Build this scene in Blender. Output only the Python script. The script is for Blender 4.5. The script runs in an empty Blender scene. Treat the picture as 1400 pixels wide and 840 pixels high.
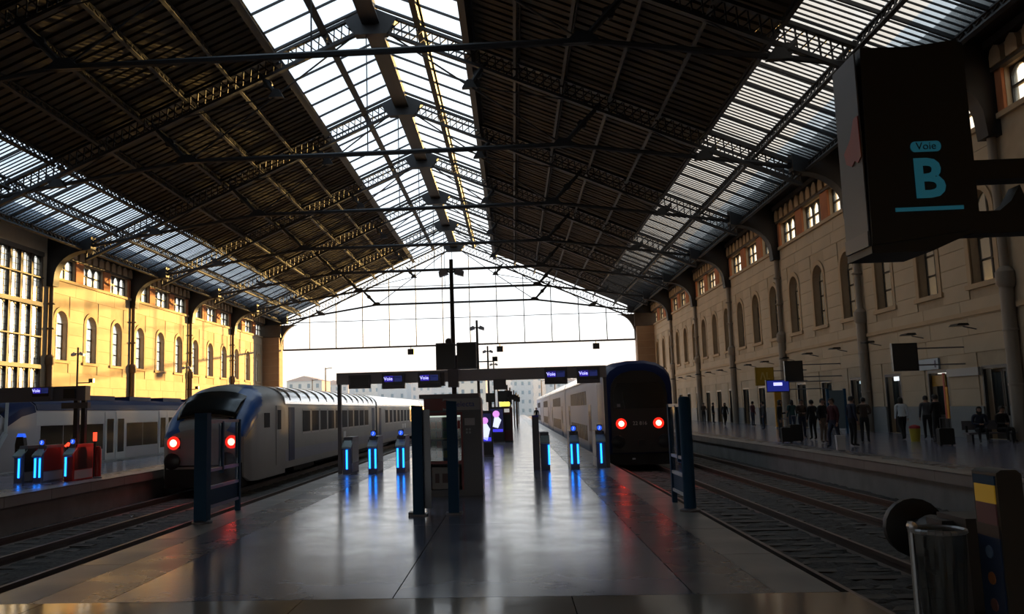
import bpy, bmesh, math, random
from mathutils import Vector, Matrix
random.seed(7)
SC = bpy.context.scene
COL = SC.collection

# ------------------------------------------------------------------ camera
F_PX, YAW, PITCH, ROLL, PPX = 1168.0, .057, .1206, .0271, 632.0
CAM = Vector((0, 0, 1.65))
cd = bpy.data.cameras.new('camera')
cd.sensor_fit = 'HORIZONTAL'; cd.sensor_width = 36.0
cd.lens = 36.0 * F_PX / 1400
cd.shift_x = (700 - PPX) / 1400
cd.clip_start = .05; cd.clip_end = 3000
co = bpy.data.objects.new('camera', cd); COL.objects.link(co); SC.camera = co
_F = Vector((-math.sin(YAW) * math.cos(PITCH), math.cos(YAW) * math.cos(PITCH), math.sin(PITCH)))
_R = Vector((math.cos(YAW), math.sin(YAW), 0)); _U = _R.cross(_F)
_R2 = _R * math.cos(ROLL) - _U * math.sin(ROLL); _U2 = _U * math.cos(ROLL) + _R * math.sin(ROLL)
co.matrix_world = Matrix(((_R2.x, _U2.x, -_F.x, 0), (_R2.y, _U2.y, -_F.y, 0), (_R2.z, _U2.z, -_F.z, CAM.z), (0, 0, 0, 1)))

# ------------------------------------------------------------------ sky, sun, exposure
W = bpy.data.worlds.new('sky'); SC.world = W; W.use_nodes = True
nt = W.node_tree; nt.nodes.clear()
wo = nt.nodes.new('ShaderNodeOutputWorld'); bg = nt.nodes.new('ShaderNodeBackground')
tc = nt.nodes.new('ShaderNodeTexCoord'); sx = nt.nodes.new('ShaderNodeSeparateXYZ'); rp = nt.nodes.new('ShaderNodeValToRGB')
nt.links.new(tc.outputs['Generated'], sx.inputs[0]); nt.links.new(sx.outputs['Z'], rp.inputs[0])
nt.links.new(rp.outputs[0], bg.inputs[0]); nt.links.new(bg.outputs[0], wo.inputs[0])
e = rp.color_ramp.elements
e[0].position = 0.0; e[0].color = (1.0, .985, .97, 1)
e[1].position = .75; e[1].color = (.66, .84, 1.0, 1)
m_ = rp.color_ramp.elements.new(.28); m_.color = (.86, .94, 1.0, 1)
bg.inputs[1].default_value = 1.6

SUN_AZ, SUN_EL = math.radians(30), math.radians(5.5)
sd = bpy.data.lights.new('sun', 'SUN'); sd.energy = 20.5; sd.color = (1.0, .605, .185); sd.angle = math.radians(.8)
so = bpy.data.objects.new('sun', sd); COL.objects.link(so)
_t = Vector((math.sin(SUN_AZ) * math.cos(SUN_EL), math.cos(SUN_AZ) * math.cos(SUN_EL), math.sin(SUN_EL)))
so.rotation_euler = (-_t).to_track_quat('-Z', 'Y').to_euler(); so.location = (60, 200, 60)

vs = SC.view_settings
SC.display_settings.display_device = 'sRGB'
vs.view_transform = 'Standard'; vs.look = 'None'; vs.gamma = 1.0; vs.use_curve_mapping = False
vs.exposure = 0.0
SC.cycles.max_bounces = 6; SC.cycles.diffuse_bounces = 3; SC.cycles.glossy_bounces = 3
SC.cycles.transparent_max_bounces = 12
SC.cycles.sample_clamp_indirect = 6.0

# ------------------------------------------------------------------ materials
MATS = {}
def mat(name, col, rough=.6, metal=0.0, var=0.0, scale=3.0, bump=0.0, emit=None, spec=.5, stretch=None, col2=None):
    if name in MATS: return MATS[name]
    m = bpy.data.materials.new(name); m.use_nodes = True
    n = m.node_tree; b = n.nodes['Principled BSDF']
    b.inputs['Base Color'].default_value = (*col, 1); b.inputs['Roughness'].default_value = rough
    b.inputs['Metallic'].default_value = metal; b.inputs['Specular IOR Level'].default_value = spec
    if var or bump:
        g = n.nodes.new('ShaderNodeTexCoord'); mp = n.nodes.new('ShaderNodeMapping')
        if stretch: mp.inputs['Scale'].default_value = stretch
        nz = n.nodes.new('ShaderNodeTexNoise'); nz.inputs['Scale'].default_value = scale; nz.inputs['Detail'].default_value = 6
        n.links.new(g.outputs['Object'], mp.inputs[0]); n.links.new(mp.outputs[0], nz.inputs['Vector'])
        if var:
            mx = n.nodes.new('ShaderNodeMix'); mx.data_type = 'RGBA'
            c2 = col2 or tuple(max(0, c * (1 - var)) for c in col); c1 = tuple(min(1, c * (1 + var * .6)) for c in col)
            mx.inputs['A'].default_value = (*c1, 1); mx.inputs['B'].default_value = (*c2, 1)
            n.links.new(nz.outputs['Fac'], mx.inputs['Factor']); n.links.new(mx.outputs['Result'], b.inputs['Base Color'])
        if bump:
            bp = n.nodes.new('ShaderNodeBump'); bp.inputs['Strength'].default_value = bump; bp.inputs['Distance'].default_value = .02
            n.links.new(nz.outputs['Fac'], bp.inputs['Height']); n.links.new(bp.outputs[0], b.inputs['Normal'])
    if emit:
        b.inputs['Emission Color'].default_value = (*emit[0], 1); b.inputs['Emission Strength'].default_value = emit[1]
    MATS[name] = m; return m
def glass(name, tint, trans, dif=(.5, .5, .5), gloss=.06, rough=.1, var=0.0, scale=2.0):
    """window glass: clear share + dirty translucent share + a little gloss"""
    if name in MATS: return MATS[name]
    m = bpy.data.materials.new(name); m.use_nodes = True; n = m.node_tree; n.nodes.clear()
    o = n.nodes.new('ShaderNodeOutputMaterial'); t = n.nodes.new('ShaderNodeBsdfTransparent'); t.inputs[0].default_value = (*tint, 1)
    tl = n.nodes.new('ShaderNodeBsdfTranslucent'); tl.inputs[0].default_value = (*dif, 1)
    df = n.nodes.new('ShaderNodeBsdfDiffuse'); df.inputs[0].default_value = (*[c * .5 for c in dif], 1)
    ad = n.nodes.new('ShaderNodeMixShader'); ad.inputs[0].default_value = .35
    n.links.new(tl.outputs[0], ad.inputs[1]); n.links.new(df.outputs[0], ad.inputs[2])
    mx = n.nodes.new('ShaderNodeMixShader'); mx.inputs[0].default_value = trans
    n.links.new(ad.outputs[0], mx.inputs[1]); n.links.new(t.outputs[0], mx.inputs[2])
    if var:
        g = n.nodes.new('ShaderNodeTexCoord'); nz = n.nodes.new('ShaderNodeTexNoise'); nz.inputs['Scale'].default_value = scale
        mr = n.nodes.new('ShaderNodeMapRange'); mr.inputs[1].default_value = .3; mr.inputs[2].default_value = .7
        mr.inputs[3].default_value = max(0, trans - var); mr.inputs[4].default_value = min(1, trans + var)
        n.links.new(g.outputs['Object'], nz.inputs['Vector']); n.links.new(nz.outputs['Fac'], mr.inputs[0]); n.links.new(mr.outputs[0], mx.inputs[0])
    gl = n.nodes.new('ShaderNodeBsdfGlossy'); gl.inputs['Roughness'].default_value = rough
    fx = n.nodes.new('ShaderNodeMixShader'); fx.inputs[0].default_value = gloss
    n.links.new(mx.outputs[0], fx.inputs[1]); n.links.new(gl.outputs[0], fx.inputs[2]); n.links.new(fx.outputs[0], o.inputs[0])
    MATS[name] = m; return m
def floor_mat(name, col, r0, r1, var=.3, spec=.5):
    m = mat(name, col, r0, 0, var, .8, 0, spec=spec)
    n = m.node_tree; b = n.nodes['Principled BSDF']
    g = n.nodes.new('ShaderNodeTexCoord'); nz = n.nodes.new('ShaderNodeTexNoise'); nz.inputs['Scale'].default_value = 1.3; nz.inputs['Detail'].default_value = 8
    mr = n.nodes.new('ShaderNodeMapRange'); mr.inputs[1].default_value = .3; mr.inputs[2].default_value = .7
    mr.inputs[3].default_value = r0; mr.inputs[4].default_value = r1
    n.links.new(g.outputs['Object'], nz.inputs['Vector']); n.links.new(nz.outputs['Fac'], mr.inputs[0]); n.links.new(mr.outputs[0], b.inputs['Roughness'])
    bp = n.nodes.new('ShaderNodeBump'); bp.inputs['Strength'].default_value = .05; bp.inputs['Distance'].default_value = .01
    n2 = n.nodes.new('ShaderNodeTexNoise'); n2.inputs['Scale'].default_value = 9
    n.links.new(g.outputs['Object'], n2.inputs['Vector']); n.links.new(n2.outputs['Fac'], bp.inputs['Height']); n.links.new(bp.outputs[0], b.inputs['Normal'])
    return m

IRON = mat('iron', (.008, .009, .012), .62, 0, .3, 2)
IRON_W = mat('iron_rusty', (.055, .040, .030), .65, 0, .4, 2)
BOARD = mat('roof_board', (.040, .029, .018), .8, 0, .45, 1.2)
STONE = mat('limestone', (.50, .405, .285), .85, 0, .22, .5, .2)
STONE2 = mat('limestone_trim', (.46, .34, .215), .85, 0, .2, .8)
BRICK = mat('red_pier', (.42, .15, .06), .85, 0, .3, 1)
DADO = mat('dado_grey', (.19, .21, .22), .6, 0, .2, 1)
MORTAR = mat('mortar', (.43, .345, .24), .9, 0, .2, 2)
ROOFGLASS = glass('clear_skylight', (.97, .985, 1), .93, (.9, .95, 1), .03, .2)
RIBGLASS_L = glass('ribbed_skylight_blue', (.95, .98, 1.0), .74, (.62, .72, .85), .03, .4, .10, .6)  # left panes brighter and bluer: difference in glare put into the glass
RIBGLASS_R = glass('ribbed_skylight_grey', (.97, .97, .97), .56, (.50, .49, .47), .03, .4, .07, .6)  # right panes greyer, the same glare difference put into the glass
CLEARGLASS = glass('clear_glass', (.99, .995, 1), .995, (.3, .3, .3), .02, .05)
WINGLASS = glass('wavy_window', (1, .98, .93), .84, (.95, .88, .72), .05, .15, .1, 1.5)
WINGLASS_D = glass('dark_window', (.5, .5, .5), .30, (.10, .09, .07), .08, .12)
WINFRAME = mat('window_frame', (.10, .075, .05), .6)
FRAMEIRON = mat('window_iron', (.05, .045, .04), .6)
FLOOR = floor_mat('platform_asphalt', (.17, .175, .235), .14, .22, .25, .85)
FLOOR_E = floor_mat('platform_edge', (.27, .25, .23), .28, .45)
FLOOR_D = floor_mat('platform_dark_strip', (.105, .105, .12), .22, .34)
TILE = floor_mat('concourse_tile', (.33, .29, .24), .06, .13, .2)
CONC = mat('concrete', (.23, .22, .21), .85, 0, .4, 1.5, .3)
BALLAST = mat('ballast', (.10, .095, .09), .95, 0, .7, 14, 1.0)
RAIL = mat('rail_steel', (.16, .12, .10), .42, .7)
SLEEP = mat('sleeper', (.13, .115, .10), .85, 0, .4, 4)
BLACK = mat('black_plastic', (.012, .012, .014), .35)
DGREY = mat('dark_grey_metal', (.16, .15, .165), .45, .2)
GREY = mat('grey_metal', (.46, .43, .45), .45, .1)
STEEL = mat('brushed_steel', (.42, .42, .43), .3, .9)
BLUEP = mat('blue_paint', (.010, .060, .13), .65, spec=.3)
TXT = mat('sign_cyan', (.03, .18, .25), .5, emit=((.04, .33, .46), .12))
LED = mat('blue_led', (.02, .3, 1), .4, emit=((.01, .20, 1.0), 5.0))
REDHALO = mat('red_lens', (.5, .02, .01), .3, emit=((1.0, .02, .01), 1.3))  # glowing ring that stands in for the halo round a tail light
REDL = mat('red_tail_light', (1, .05, .03), .3, emit=((1.0, .06, .035), 38.0))
BLUESCR = mat('blue_screen', (.02, .03, .25), .2, emit=((.02, .03, .30), .5))
WHITETXT = mat('screen_text', (.6, .6, .9), .5, emit=((.55, .55, 1.0), 1.4))
DARKSCR = mat('dark_screen', (.03, .029, .03), .3)

# ------------------------------------------------------------------ mesh helpers
class MB:
    def __init__(s): s.v = []; s.f = []; s.m = []; s.cur = 0
    def add(s, vs, fs):
        o = len(s.v); s.v += [tuple(p) for p in vs]
        for f in fs: s.f.append(tuple(i + o for i in f)); s.m.append(s.cur)
        return s
    def box(s, x0, x1, y0, y1, z0, z1):
        return s.add([(x0, y0, z0), (x1, y0, z0), (x1, y1, z0), (x0, y1, z0), (x0, y0, z1), (x1, y0, z1), (x1, y1, z1), (x0, y1, z1)],
                     [(0, 3, 2, 1), (4, 5, 6, 7), (0, 1, 5, 4), (1, 2, 6, 5), (2, 3, 7, 6), (3, 0, 4, 7)])
    def bar(s, p, q, w, h=None, up=(0, 0, 1)):
        h = h or w; p = Vector(p); q = Vector(q); d = (q - p).normalized(); u = Vector(up)
        a = d.cross(u)
        if a.length < 1e-4: a = d.cross(Vector((0, 1, 0)))
        a.normalize(); b = a.cross(d).normalized(); a *= w / 2; b *= h / 2
        return s.add([p - a - b, p + a - b, p + a + b, p - a + b, q - a - b, q + a - b, q + a + b, q - a + b],
                     [(0, 3, 2, 1), (4, 5, 6, 7), (0, 1, 5, 4), (1, 2, 6, 5), (2, 3, 7, 6), (3, 0, 4, 7)])
    def tube(s, p, q, r, n=10, r2=None):
        p = Vector(p); q = Vector(q); d = (q - p).normalized(); r2 = r if r2 is None else r2
        a = d.orthogonal().normalized(); b = d.cross(a)
        A = [p + (a * math.cos(t) + b * math.sin(t)) * r for t in [2 * math.pi * i / n for i in range(n)]]
        B = [q + (a * math.cos(t) + b * math.sin(t)) * r2 for t in [2 * math.pi * i / n for i in range(n)]]
        return s.add(A + B, [(i, (i + 1) % n, n + (i + 1) % n, n + i) for i in range(n)] + [tuple(range(n))[::-1], tuple(range(n, 2 * n))])
    def lathe(s, prof, c=(0, 0, 0), n=14, axis='z'):
        vs = []
        for (r, h) in prof:
            for i in range(n):
                t = 2 * math.pi * i / n; x, y = r * math.cos(t), r * math.sin(t)
                p = {'z': (x, y, h), 'y': (x, h, y), 'x': (h, x, y)}[axis]
                vs.append((c[0] + p[0], c[1] + p[1], c[2] + p[2]))
        fs = [(k * n + i, k * n + (i + 1) % n, (k + 1) * n + (i + 1) % n, (k + 1) * n + i) for k in range(len(prof) - 1) for i in range(n)]
        L = (len(prof) - 1) * n
        return s.add(vs, fs + [tuple(range(n))[::-1], tuple(range(L, L + n))])
    def prism(s, pts, axis, d0, d1):
        """polygon pts (a,b) extruded along axis: x:(a=y,b=z) y:(a=x,b=z) z:(a=x,b=y)"""
        def P(a, b, d): return {'x': (d, a, b), 'y': (a, d, b), 'z': (a, b, d)}[axis]
        n = len(pts)
        return s.add([P(a, b, d0) for a, b in pts] + [P(a, b, d1) for a, b in pts],
                     [(i, (i + 1) % n, n + (i + 1) % n, n + i) for i in range(n)] + [tuple(range(n))[::-1], tuple(range(n, 2 * n))])
    def loft(s, secs, cap=True):
        n = len(secs[0]); vs = [p for q in secs for p in q]
        fs = [(k * n + i, k * n + (i + 1) % n, (k + 1) * n + (i + 1) % n, (k + 1) * n + i) for k in range(len(secs) - 1) for i in range(n)]
        if cap: L = (len(secs) - 1) * n; fs += [tuple(range(n))[::-1], tuple(range(L, L + n))]
        return s.add(vs, fs)
    def mesh(s, name, mats, smooth=True, ang=35):
        me = bpy.data.meshes.new(name); me.from_pydata(s.v, [], s.f)
        for m in (mats if isinstance(mats, (list, tuple)) else [mats]): me.materials.append(m)
        if isinstance(mats, (list, tuple)) and len(mats) > 1: me.polygons.foreach_set('material_index', s.m)
        bm = bmesh.new(); bm.from_mesh(me); bmesh.ops.recalc_face_normals(bm, faces=bm.faces); bm.to_mesh(me); bm.free()
        if smooth:
            me.polygons.foreach_set('use_smooth', [True] * len(me.polygons)); me.set_sharp_from_angle(angle=math.radians(ang))
        me.update(); return me
    def build(s, name, mats, parent=None, loc=None, **k):
        return put(name, s.mesh(name, mats, **k), parent, loc)
def put(name, me, parent=None, loc=None, rot=None):
    o = bpy.data.objects.new(name, me); COL.objects.link(o)
    if parent: o.parent = parent
    if loc: o.location = loc
    if rot: o.rotation_euler = rot
    return o
def empty(name, loc=(0, 0, 0), parent=None):
    o = bpy.data.objects.new(name, None); COL.objects.link(o); o.location = loc; o.empty_display_size = .2
    if parent: o.parent = parent
    return o
def tag(o, label, cat=None, group=None, kind=None):
    o['label'] = label
    if cat: o['category'] = cat
    if group: o['group'] = group
    if kind: o['kind'] = kind
    return o
def structure(o, label=None):
    o['kind'] = 'structure'
    if label: o['label'] = label
    return o
_cache = {}
def boxpart(name, mt, parent, x0, x1, y0, y1, z0, z1):
    key = (mt.name, round(x1 - x0, 3), round(y1 - y0, 3), round(z1 - z0, 3))
    if key not in _cache:
        _cache[key] = MB().box(-(x1 - x0) / 2, (x1 - x0) / 2, -(y1 - y0) / 2, (y1 - y0) / 2, -(z1 - z0) / 2, (z1 - z0) / 2).mesh(name, mt, smooth=False)
    return put(name, _cache[key], parent, ((x0 + x1) / 2, (y0 + y1) / 2, (z0 + z1) / 2))
def text(s, size, mt, parent, loc, rot=(math.pi / 2, 0, 0), name='lettering', align='CENTER', bold=0.0):
    c = bpy.data.curves.new(name, 'FONT'); c.body = s; c.size = size; c.align_x = align; c.align_y = 'CENTER'; c.extrude = .002; c.offset = bold; c.resolution_u = 3
    t = bpy.data.objects.new(name, c); COL.objects.link(t)
    dg = bpy.context.evaluated_depsgraph_get(); me = bpy.data.meshes.new_from_object(t.evaluated_get(dg))
    bpy.data.objects.remove(t); me.materials.clear(); me.materials.append(mt)
    return put(name, me, parent, loc, rot)
ORD = ['nearest', 'second nearest', 'third nearest', 'fourth nearest', 'fifth nearest', 'sixth nearest', 'seventh nearest', 'eighth nearest', 'ninth nearest',
       'tenth nearest', 'eleventh nearest', 'twelfth nearest', 'thirteenth nearest', 'fourteenth nearest', 'fifteenth nearest', 'sixteenth nearest', 'seventeenth nearest', 'eighteenth nearest',
       'nineteenth nearest', 'twentieth nearest', 'twenty-first nearest']

# ------------------------------------------------------------------ hall dimensions (metres; platform top = 0)
XL, XR = -33.12, 18.48
X0 = (XL + XR) / 2; HW = (XR - XL) / 2
ZR, SL = 24.68, .4377
Y0, S = 32.35, 13.333
KEND = 6; YEND = Y0 + KEND * S
PL, PR = -5.05, 2.77            # the platform we stand on
ZRAIL = -.72
def zr(d): return ZR - SL * d
NX, NZ = SL / math.hypot(1, SL), 1 / math.hypot(1, SL)      # roof normal (right-hand slope)

# ------------------------------------------------------------------ roof
ceiling = structure(empty('ceiling'), 'dark pitched train hall roof with a glazed ridge and glazed eaves')
D_UP, D_LO0, D_LO1 = 5.7, 18.4, 23.5
PURL = [(2.85, .4, 'sol'), (5.7, .75, 'sol'), (8.25, .7, 'lat'), (10.8, .7, 'lat'), (13.35, .7, 'lat'), (15.9, .7, 'lat'), (18.4, .75, 'lat'), (21.0, .85, 'lat'), (23.5, .6, 'lat')]
def lattice(mb, p, q, depth, nrm, pitch, chord=.10, web=.045, thick=.10):
    """lattice girder from p to q, hanging 'depth' below along -nrm"""
    p = Vector(p); q = Vector(q); nrm = Vector(nrm).normalized(); L = (q - p).length; n = max(1, round(L / pitch))
    a = nrm * 0; b = -nrm * depth
    mb.bar(p, q, thick, chord, nrm); mb.bar(p + b, q + b, thick, chord, nrm)
    for i in range(n):
        s0 = p.lerp(q, i / n); s1 = p.lerp(q, (i + 1) / n)
        mb.bar(s0, s1 + b, web, web, nrm); mb.bar(s1, s0 + b, web, web, nrm)
LEN = S - .3
pm = {}
for d, dep, kind in PURL:
    mb = MB()
    if kind == 'sol': mb.box(-.09, .09, 0, LEN, -dep, 0); mb.box(-.2, .2, 0, LEN, -.06, 0); mb.box(-.2, .2, 0, LEN, -dep - .05, -dep)
    else: lattice(mb, (0, 0, -.06), (0, LEN, -.06), dep - .12, (0, 0, 1), .55, .12, .05, .16)
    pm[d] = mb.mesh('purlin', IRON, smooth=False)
ridge_me = MB().box(-.28, .28, 0, S, -1.2, -.1).box(-.5, .5, 0, S, -1.3, -1.2).mesh('ridge_beam', IRON, smooth=False)
# opaque sheeted panel between two purlins: boards running down the slope
def slope_panel_mesh(w, name, mt, bars=20, barw=.42, th=.05, gapdep=.10):
    mb = MB(); mb.box(0, w, 0, S, .10, .14)
    for i in range(bars):
        y = (i + .5) * S / bars; mb.box(0, w, y - barw / 2, y + barw / 2, .10 - gapdep - (.03 if i % 3 else 0), .10)
    return mb.mesh(name, mt, smooth=False)
def on_slope(o, side, d, y, dz=0.0):
    """place an object whose local +X runs down the slope and local Z is the roof normal"""
    a = math.atan(SL)
    if side > 0: o.location = (X0 + d, y, zr(d) + dz); o.rotation_euler = (0, a, 0)
    else: o.location = (X0 - d, y + S, zr(d) + dz); o.rotation_euler = (0, a, math.pi)
    return o
HYP = math.hypot(1, SL)
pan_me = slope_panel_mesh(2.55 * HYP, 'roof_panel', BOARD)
lo_wide = (D_LO1 - D_LO0) / 2 * HYP
def bars_mesh(w, n, bw, bh):
    mb = MB()
    for i in range(n + 1):
        y = min(max(i * S / n, bw), S - bw); mb.box(0, w, y - bw / 2, y + bw / 2, -bh, .03)
    return mb
up_bars = bars_mesh(D_UP * HYP, 6, .07, .10).mesh('skylight', IRON, smooth=False)
lo_b = bars_mesh((D_LO1 - D_LO0) * HYP, 36, .055, .03)
for i in range(1, 6): lo_b.box(0, (D_LO1 - D_LO0) * HYP, i * S / 6 - .045, i * S / 6 + .045, -.12, .03)
lo_bars = lo_b.mesh('skylight', IRON, smooth=False)
up_pane = MB().box(0, D_UP / 2 * HYP - .04, -S / 12 + .035, S / 12 - .035, 0, .012).mesh('glass_pane', ROOFGLASS, smooth=False)
lo_pane = {s: MB().box(0, lo_wide - .04, -S / 12 + .02, S / 12 - .02, .03, .045).mesh('ribbed_pane', {1: RIBGLASS_R, -1: RIBGLASS_L}[s], smooth=False) for s in (1, -1)}
for k in range(-1, KEND):
    y = Y0 + k * S
    put('ridge_beam', ridge_me, ceiling, (X0, y, ZR))
    for s in (1, -1):
        for d, dep, kind in PURL:
            if k >= -1: on_slope(put('purlin', pm[d], ceiling), s, d, y + .15 * s)
        for d in (5.7, 8.25, 10.8, 13.35, 15.9):
            on_slope(put('roof_panel', pan_me, ceiling), s, d, y)
        sk = on_slope(put('skylight', up_bars, ceiling), s, 0, y)
        for i in range(6):
            for j in range(2):
                put('glass_pane', up_pane, sk, (j * D_UP / 2 * HYP + .02, (i + .5) * S / 6, 0))
        sk = on_slope(put('skylight', lo_bars, ceiling), s, D_LO0, y)
        for i in range(6):
            for j in range(2):
                put('ribbed_pane', lo_pane[s], sk, (j * lo_wide + .02, (i + .5) * S / 6, 0))
# unseen roof above and behind the camera, closed without skylights to block light
for s in (1, -1):
    mb = MB(); a0, a1 = -22.0, Y0 - S
    mb.add([(X0, a0, ZR), (X0 + s * D_LO1, a0, zr(D_LO1)), (X0 + s * D_LO1, a1, zr(D_LO1)), (X0, a1, ZR),
            (X0, a0, ZR + .2), (X0 + s * D_LO1, a0, zr(D_LO1) + .2), (X0 + s * D_LO1, a1, zr(D_LO1) + .2), (X0, a1, ZR + .2)],
           [(0, 3, 2, 1), (4, 5, 6, 7), (0, 1, 5, 4), (1, 2, 6, 5), (2, 3, 7, 6), (3, 0, 4, 7)])
    mb.build('roof_panel', BOARD, ceiling, smooth=False)
    xa, xb = sorted((X0 + s * (D_LO1 - .1), X0 + s * (HW + .8)))
    MB().box(xa, xb, -22, YEND, 15.15, 15.35).build('soffit', IRON_W, ceiling, smooth=False)
    xa, xb = sorted((X0 + s * (D_LO1 - .1), X0 + s * (D_LO1 + .15)))
    MB().box(xa, xb, -22, YEND, 14.92, 15.2).build('gutter', IRON_W, ceiling, smooth=False)

# ------------------------------------------------------------------ roof trusses
def q3(d, z, s): return (X0 + s * d, 0, z)
ZT = 15.96
tm = {}
for s in (1, -1):
    n = Vector((s * NX, 0, NZ)); mb = MB()
    a = Vector(q3(.5, zr(.5), s)) - n * .32; b = Vector(q3(23.6, zr(23.6), s)) - n * .32
    lattice(mb, a, b, .95, n, .48, .16, .06, .28)
    tm['rafter', s] = mb.mesh('rafter', IRON, smooth=False)
    # main strut, outer strut, inner strut (castings with a swelling at mid length)
    M, RM = (10.5, ZT), (12.6, zr(12.6) - 1.0)
    O, RO = (18.0, 14.9), (18.7, zr(18.7) - 1.0)
    I, RI = (5.45, 19.55), (6.4, zr(6.4) - 1.0)
    for nm, (p, q) in (('strut_m', (M, RM)), ('strut_o', (O, RO)), ('strut_i', (I, RI))):
        mb = MB(); P = Vector(q3(*p, s)); Q = Vector(q3(*q, s)); m = (P + Q) / 2
        mb.tube(P, m, .11, 8, .17); mb.tube(m, Q, .17, 8, .10); mb.lathe([(.0, -.1), (.26, -.1), (.26, .1), (0, .1)], m, 8, 'y')
        tm[nm, s] = mb.mesh('strut', IRON)
    for nm, c, w in (('shoe_m', M, .75), ('shoe_o', O, .5), ('shoe_i', I, .42)):
        mb = MB(); c3 = q3(*c, s); mb.prism([(c3[0] - w, c3[2] - .12), (c3[0] + w, c3[2] - .12), (c3[0] + w * .35, c3[2] + .35), (c3[0] - w * .35, c3[2] + .35)], 'y', -.16, .16)
        tm[nm, s] = mb.mesh('tie_shoe', IRON)
    mb = MB()
    mb.tube(q3(25.4, 13.75, s), q3(*O, s), .12, 6).tube(q3(*O, s), q3(*M, s), .12, 6)
    tm['tie', s] = mb.mesh('tie_rod', IRON)
    mb = MB()
    mb.tube(q3(*M, s), q3(*I, s), .05, 6).tube(q3(*I, s), q3(.4, ZR - 1.4, s), .05, 6).tube(q3(*I, s), q3(*RM, s), .04, 6).tube(q3(*O, s), q3(*RM, s), .04, 6)
    tm['brace', s] = mb.mesh('brace_rod', IRON)
    # bracket on the wall
    mb = MB(); xw = X0 + s * HW
    pts = [(xw, 15.2), (X0 + s * 22.6, 15.1), (X0 + s * 22.6, zr(22.6) - .9)]
    for i in range(9):
        t = i / 8 * math.pi / 2; pts.append((X0 + s * (22.9 + 2.35 * math.sin(t)), 11.9 + 1.9 * math.cos(t)))
    pts += [(X0 + s * 25.3, 11.3), (xw, 11.3)]
    mb.prism(pts, 'y', -.38, .38)
    tm['bracket', s] = mb.mesh('wall_bracket', IRON)
    # ridge gusset plates
mb = MB(); mb.tube(q3(10.5, ZT, -1), q3(10.5, ZT, 1), .14, 6); tm['mid'] = mb.mesh('tie_rod', IRON)
mb = MB(); mb.prism([(X0 - 1.5, ZR - 1.0), (X0, ZR - .3), (X0 + 1.5, ZR - 1.0), (X0 + .9, ZR - 1.9), (X0 - .9, ZR - 1.9)], 'y', -.3, .3); tm['apex'] = mb.mesh('ridge_gusset', IRON)
mb = MB(); mb.tube((X0 - .3, 0, ZT), (X0 - .3, 0, ZR - 1.5), .035, 5); tm['hanger'] = mb.mesh('hanger_rod', IRON)
for k in range(-1, KEND + 1):
    t = empty('roof_truss', (0, Y0 + k * S, 0))
    tag(t, 'iron lattice roof truss with tie rods, ' + {KEND: 'at the open gable end', -1: 'almost overhead, nearest the camera'}.get(k, ORD[k + 1] + ' to the camera'), 'roof truss', 'roof trusses of the hall')
    for s in (1, -1):
        put('rafter', tm['rafter', s], t); put('tie_rod', tm['tie', s], t); put('brace_rod', tm['brace', s], t); put('wall_bracket', tm['bracket', s], t)
        for nm in ('strut_m', 'strut_o', 'strut_i'): put('strut', tm[nm, s], t); put('tie_shoe', tm['shoe' + nm[5:], s], t)
    put('tie_rod', tm['mid'], t); put('ridge_gusset', tm['apex'], t); put('hanger_rod', tm['hanger'], t)

# ------------------------------------------------------------------ side walls
WOFF = (1.75, 6.2, 10.65)
def arch_pts(w, z0, ztop, n=10):
    r = w / 2; zs = ztop - r
    return [(-r, z0), (-r, zs)] + [(-r * math.cos(math.pi * i / n), zs + r * math.sin(math.pi * i / n)) for i in range(1, n)] + [(r, zs), (r, z0)]
WN = [1]
AW, AZ0, AZ1 = 1.75, 6.1, 9.75
CW, CZ0, CZ1 = 3.25, 12.12, 13.7
def face_with_holes(mb, y0, y1, z0, z1, holes, x, depth, s):
    """wall slab y0..y1, z0..z1, inner face at x, thickness depth outward (sign s); holes: list of (yc,w,za,zb,arched)"""
    ys = [y0]
    hs = sorted(holes)
    def B(a, b, c, d):
        if b - a > 1e-4 and d - c > 1e-4:
            xa, xb = sorted((x, x + s * depth)); mb.box(xa, xb, a, b, c, d)
    cur = y0
    for (yc, w, za, zb, ar) in hs:
        B(cur, yc - w / 2, z0, z1); B(yc - w / 2, yc + w / 2, z0, za); B(yc - w / 2, yc + w / 2, zb, z1)
        if ar:
            r = w / 2; n = 10; zs = zb - r
            for sg in (-1, 1):
                pts = [(yc + sg * r, zb), (yc + sg * r, zs)] + [(yc + sg * r * math.cos(math.pi / 2 * i / 6), zs + r * math.sin(math.pi / 2 * i / 6)) for i in range(1, 7)]
                xa, xb = sorted((x, x + s * depth)); mb.prism(pts, 'x', xa, xb)
        cur = yc + w / 2
    B(cur, y1, z0, z1)
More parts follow.
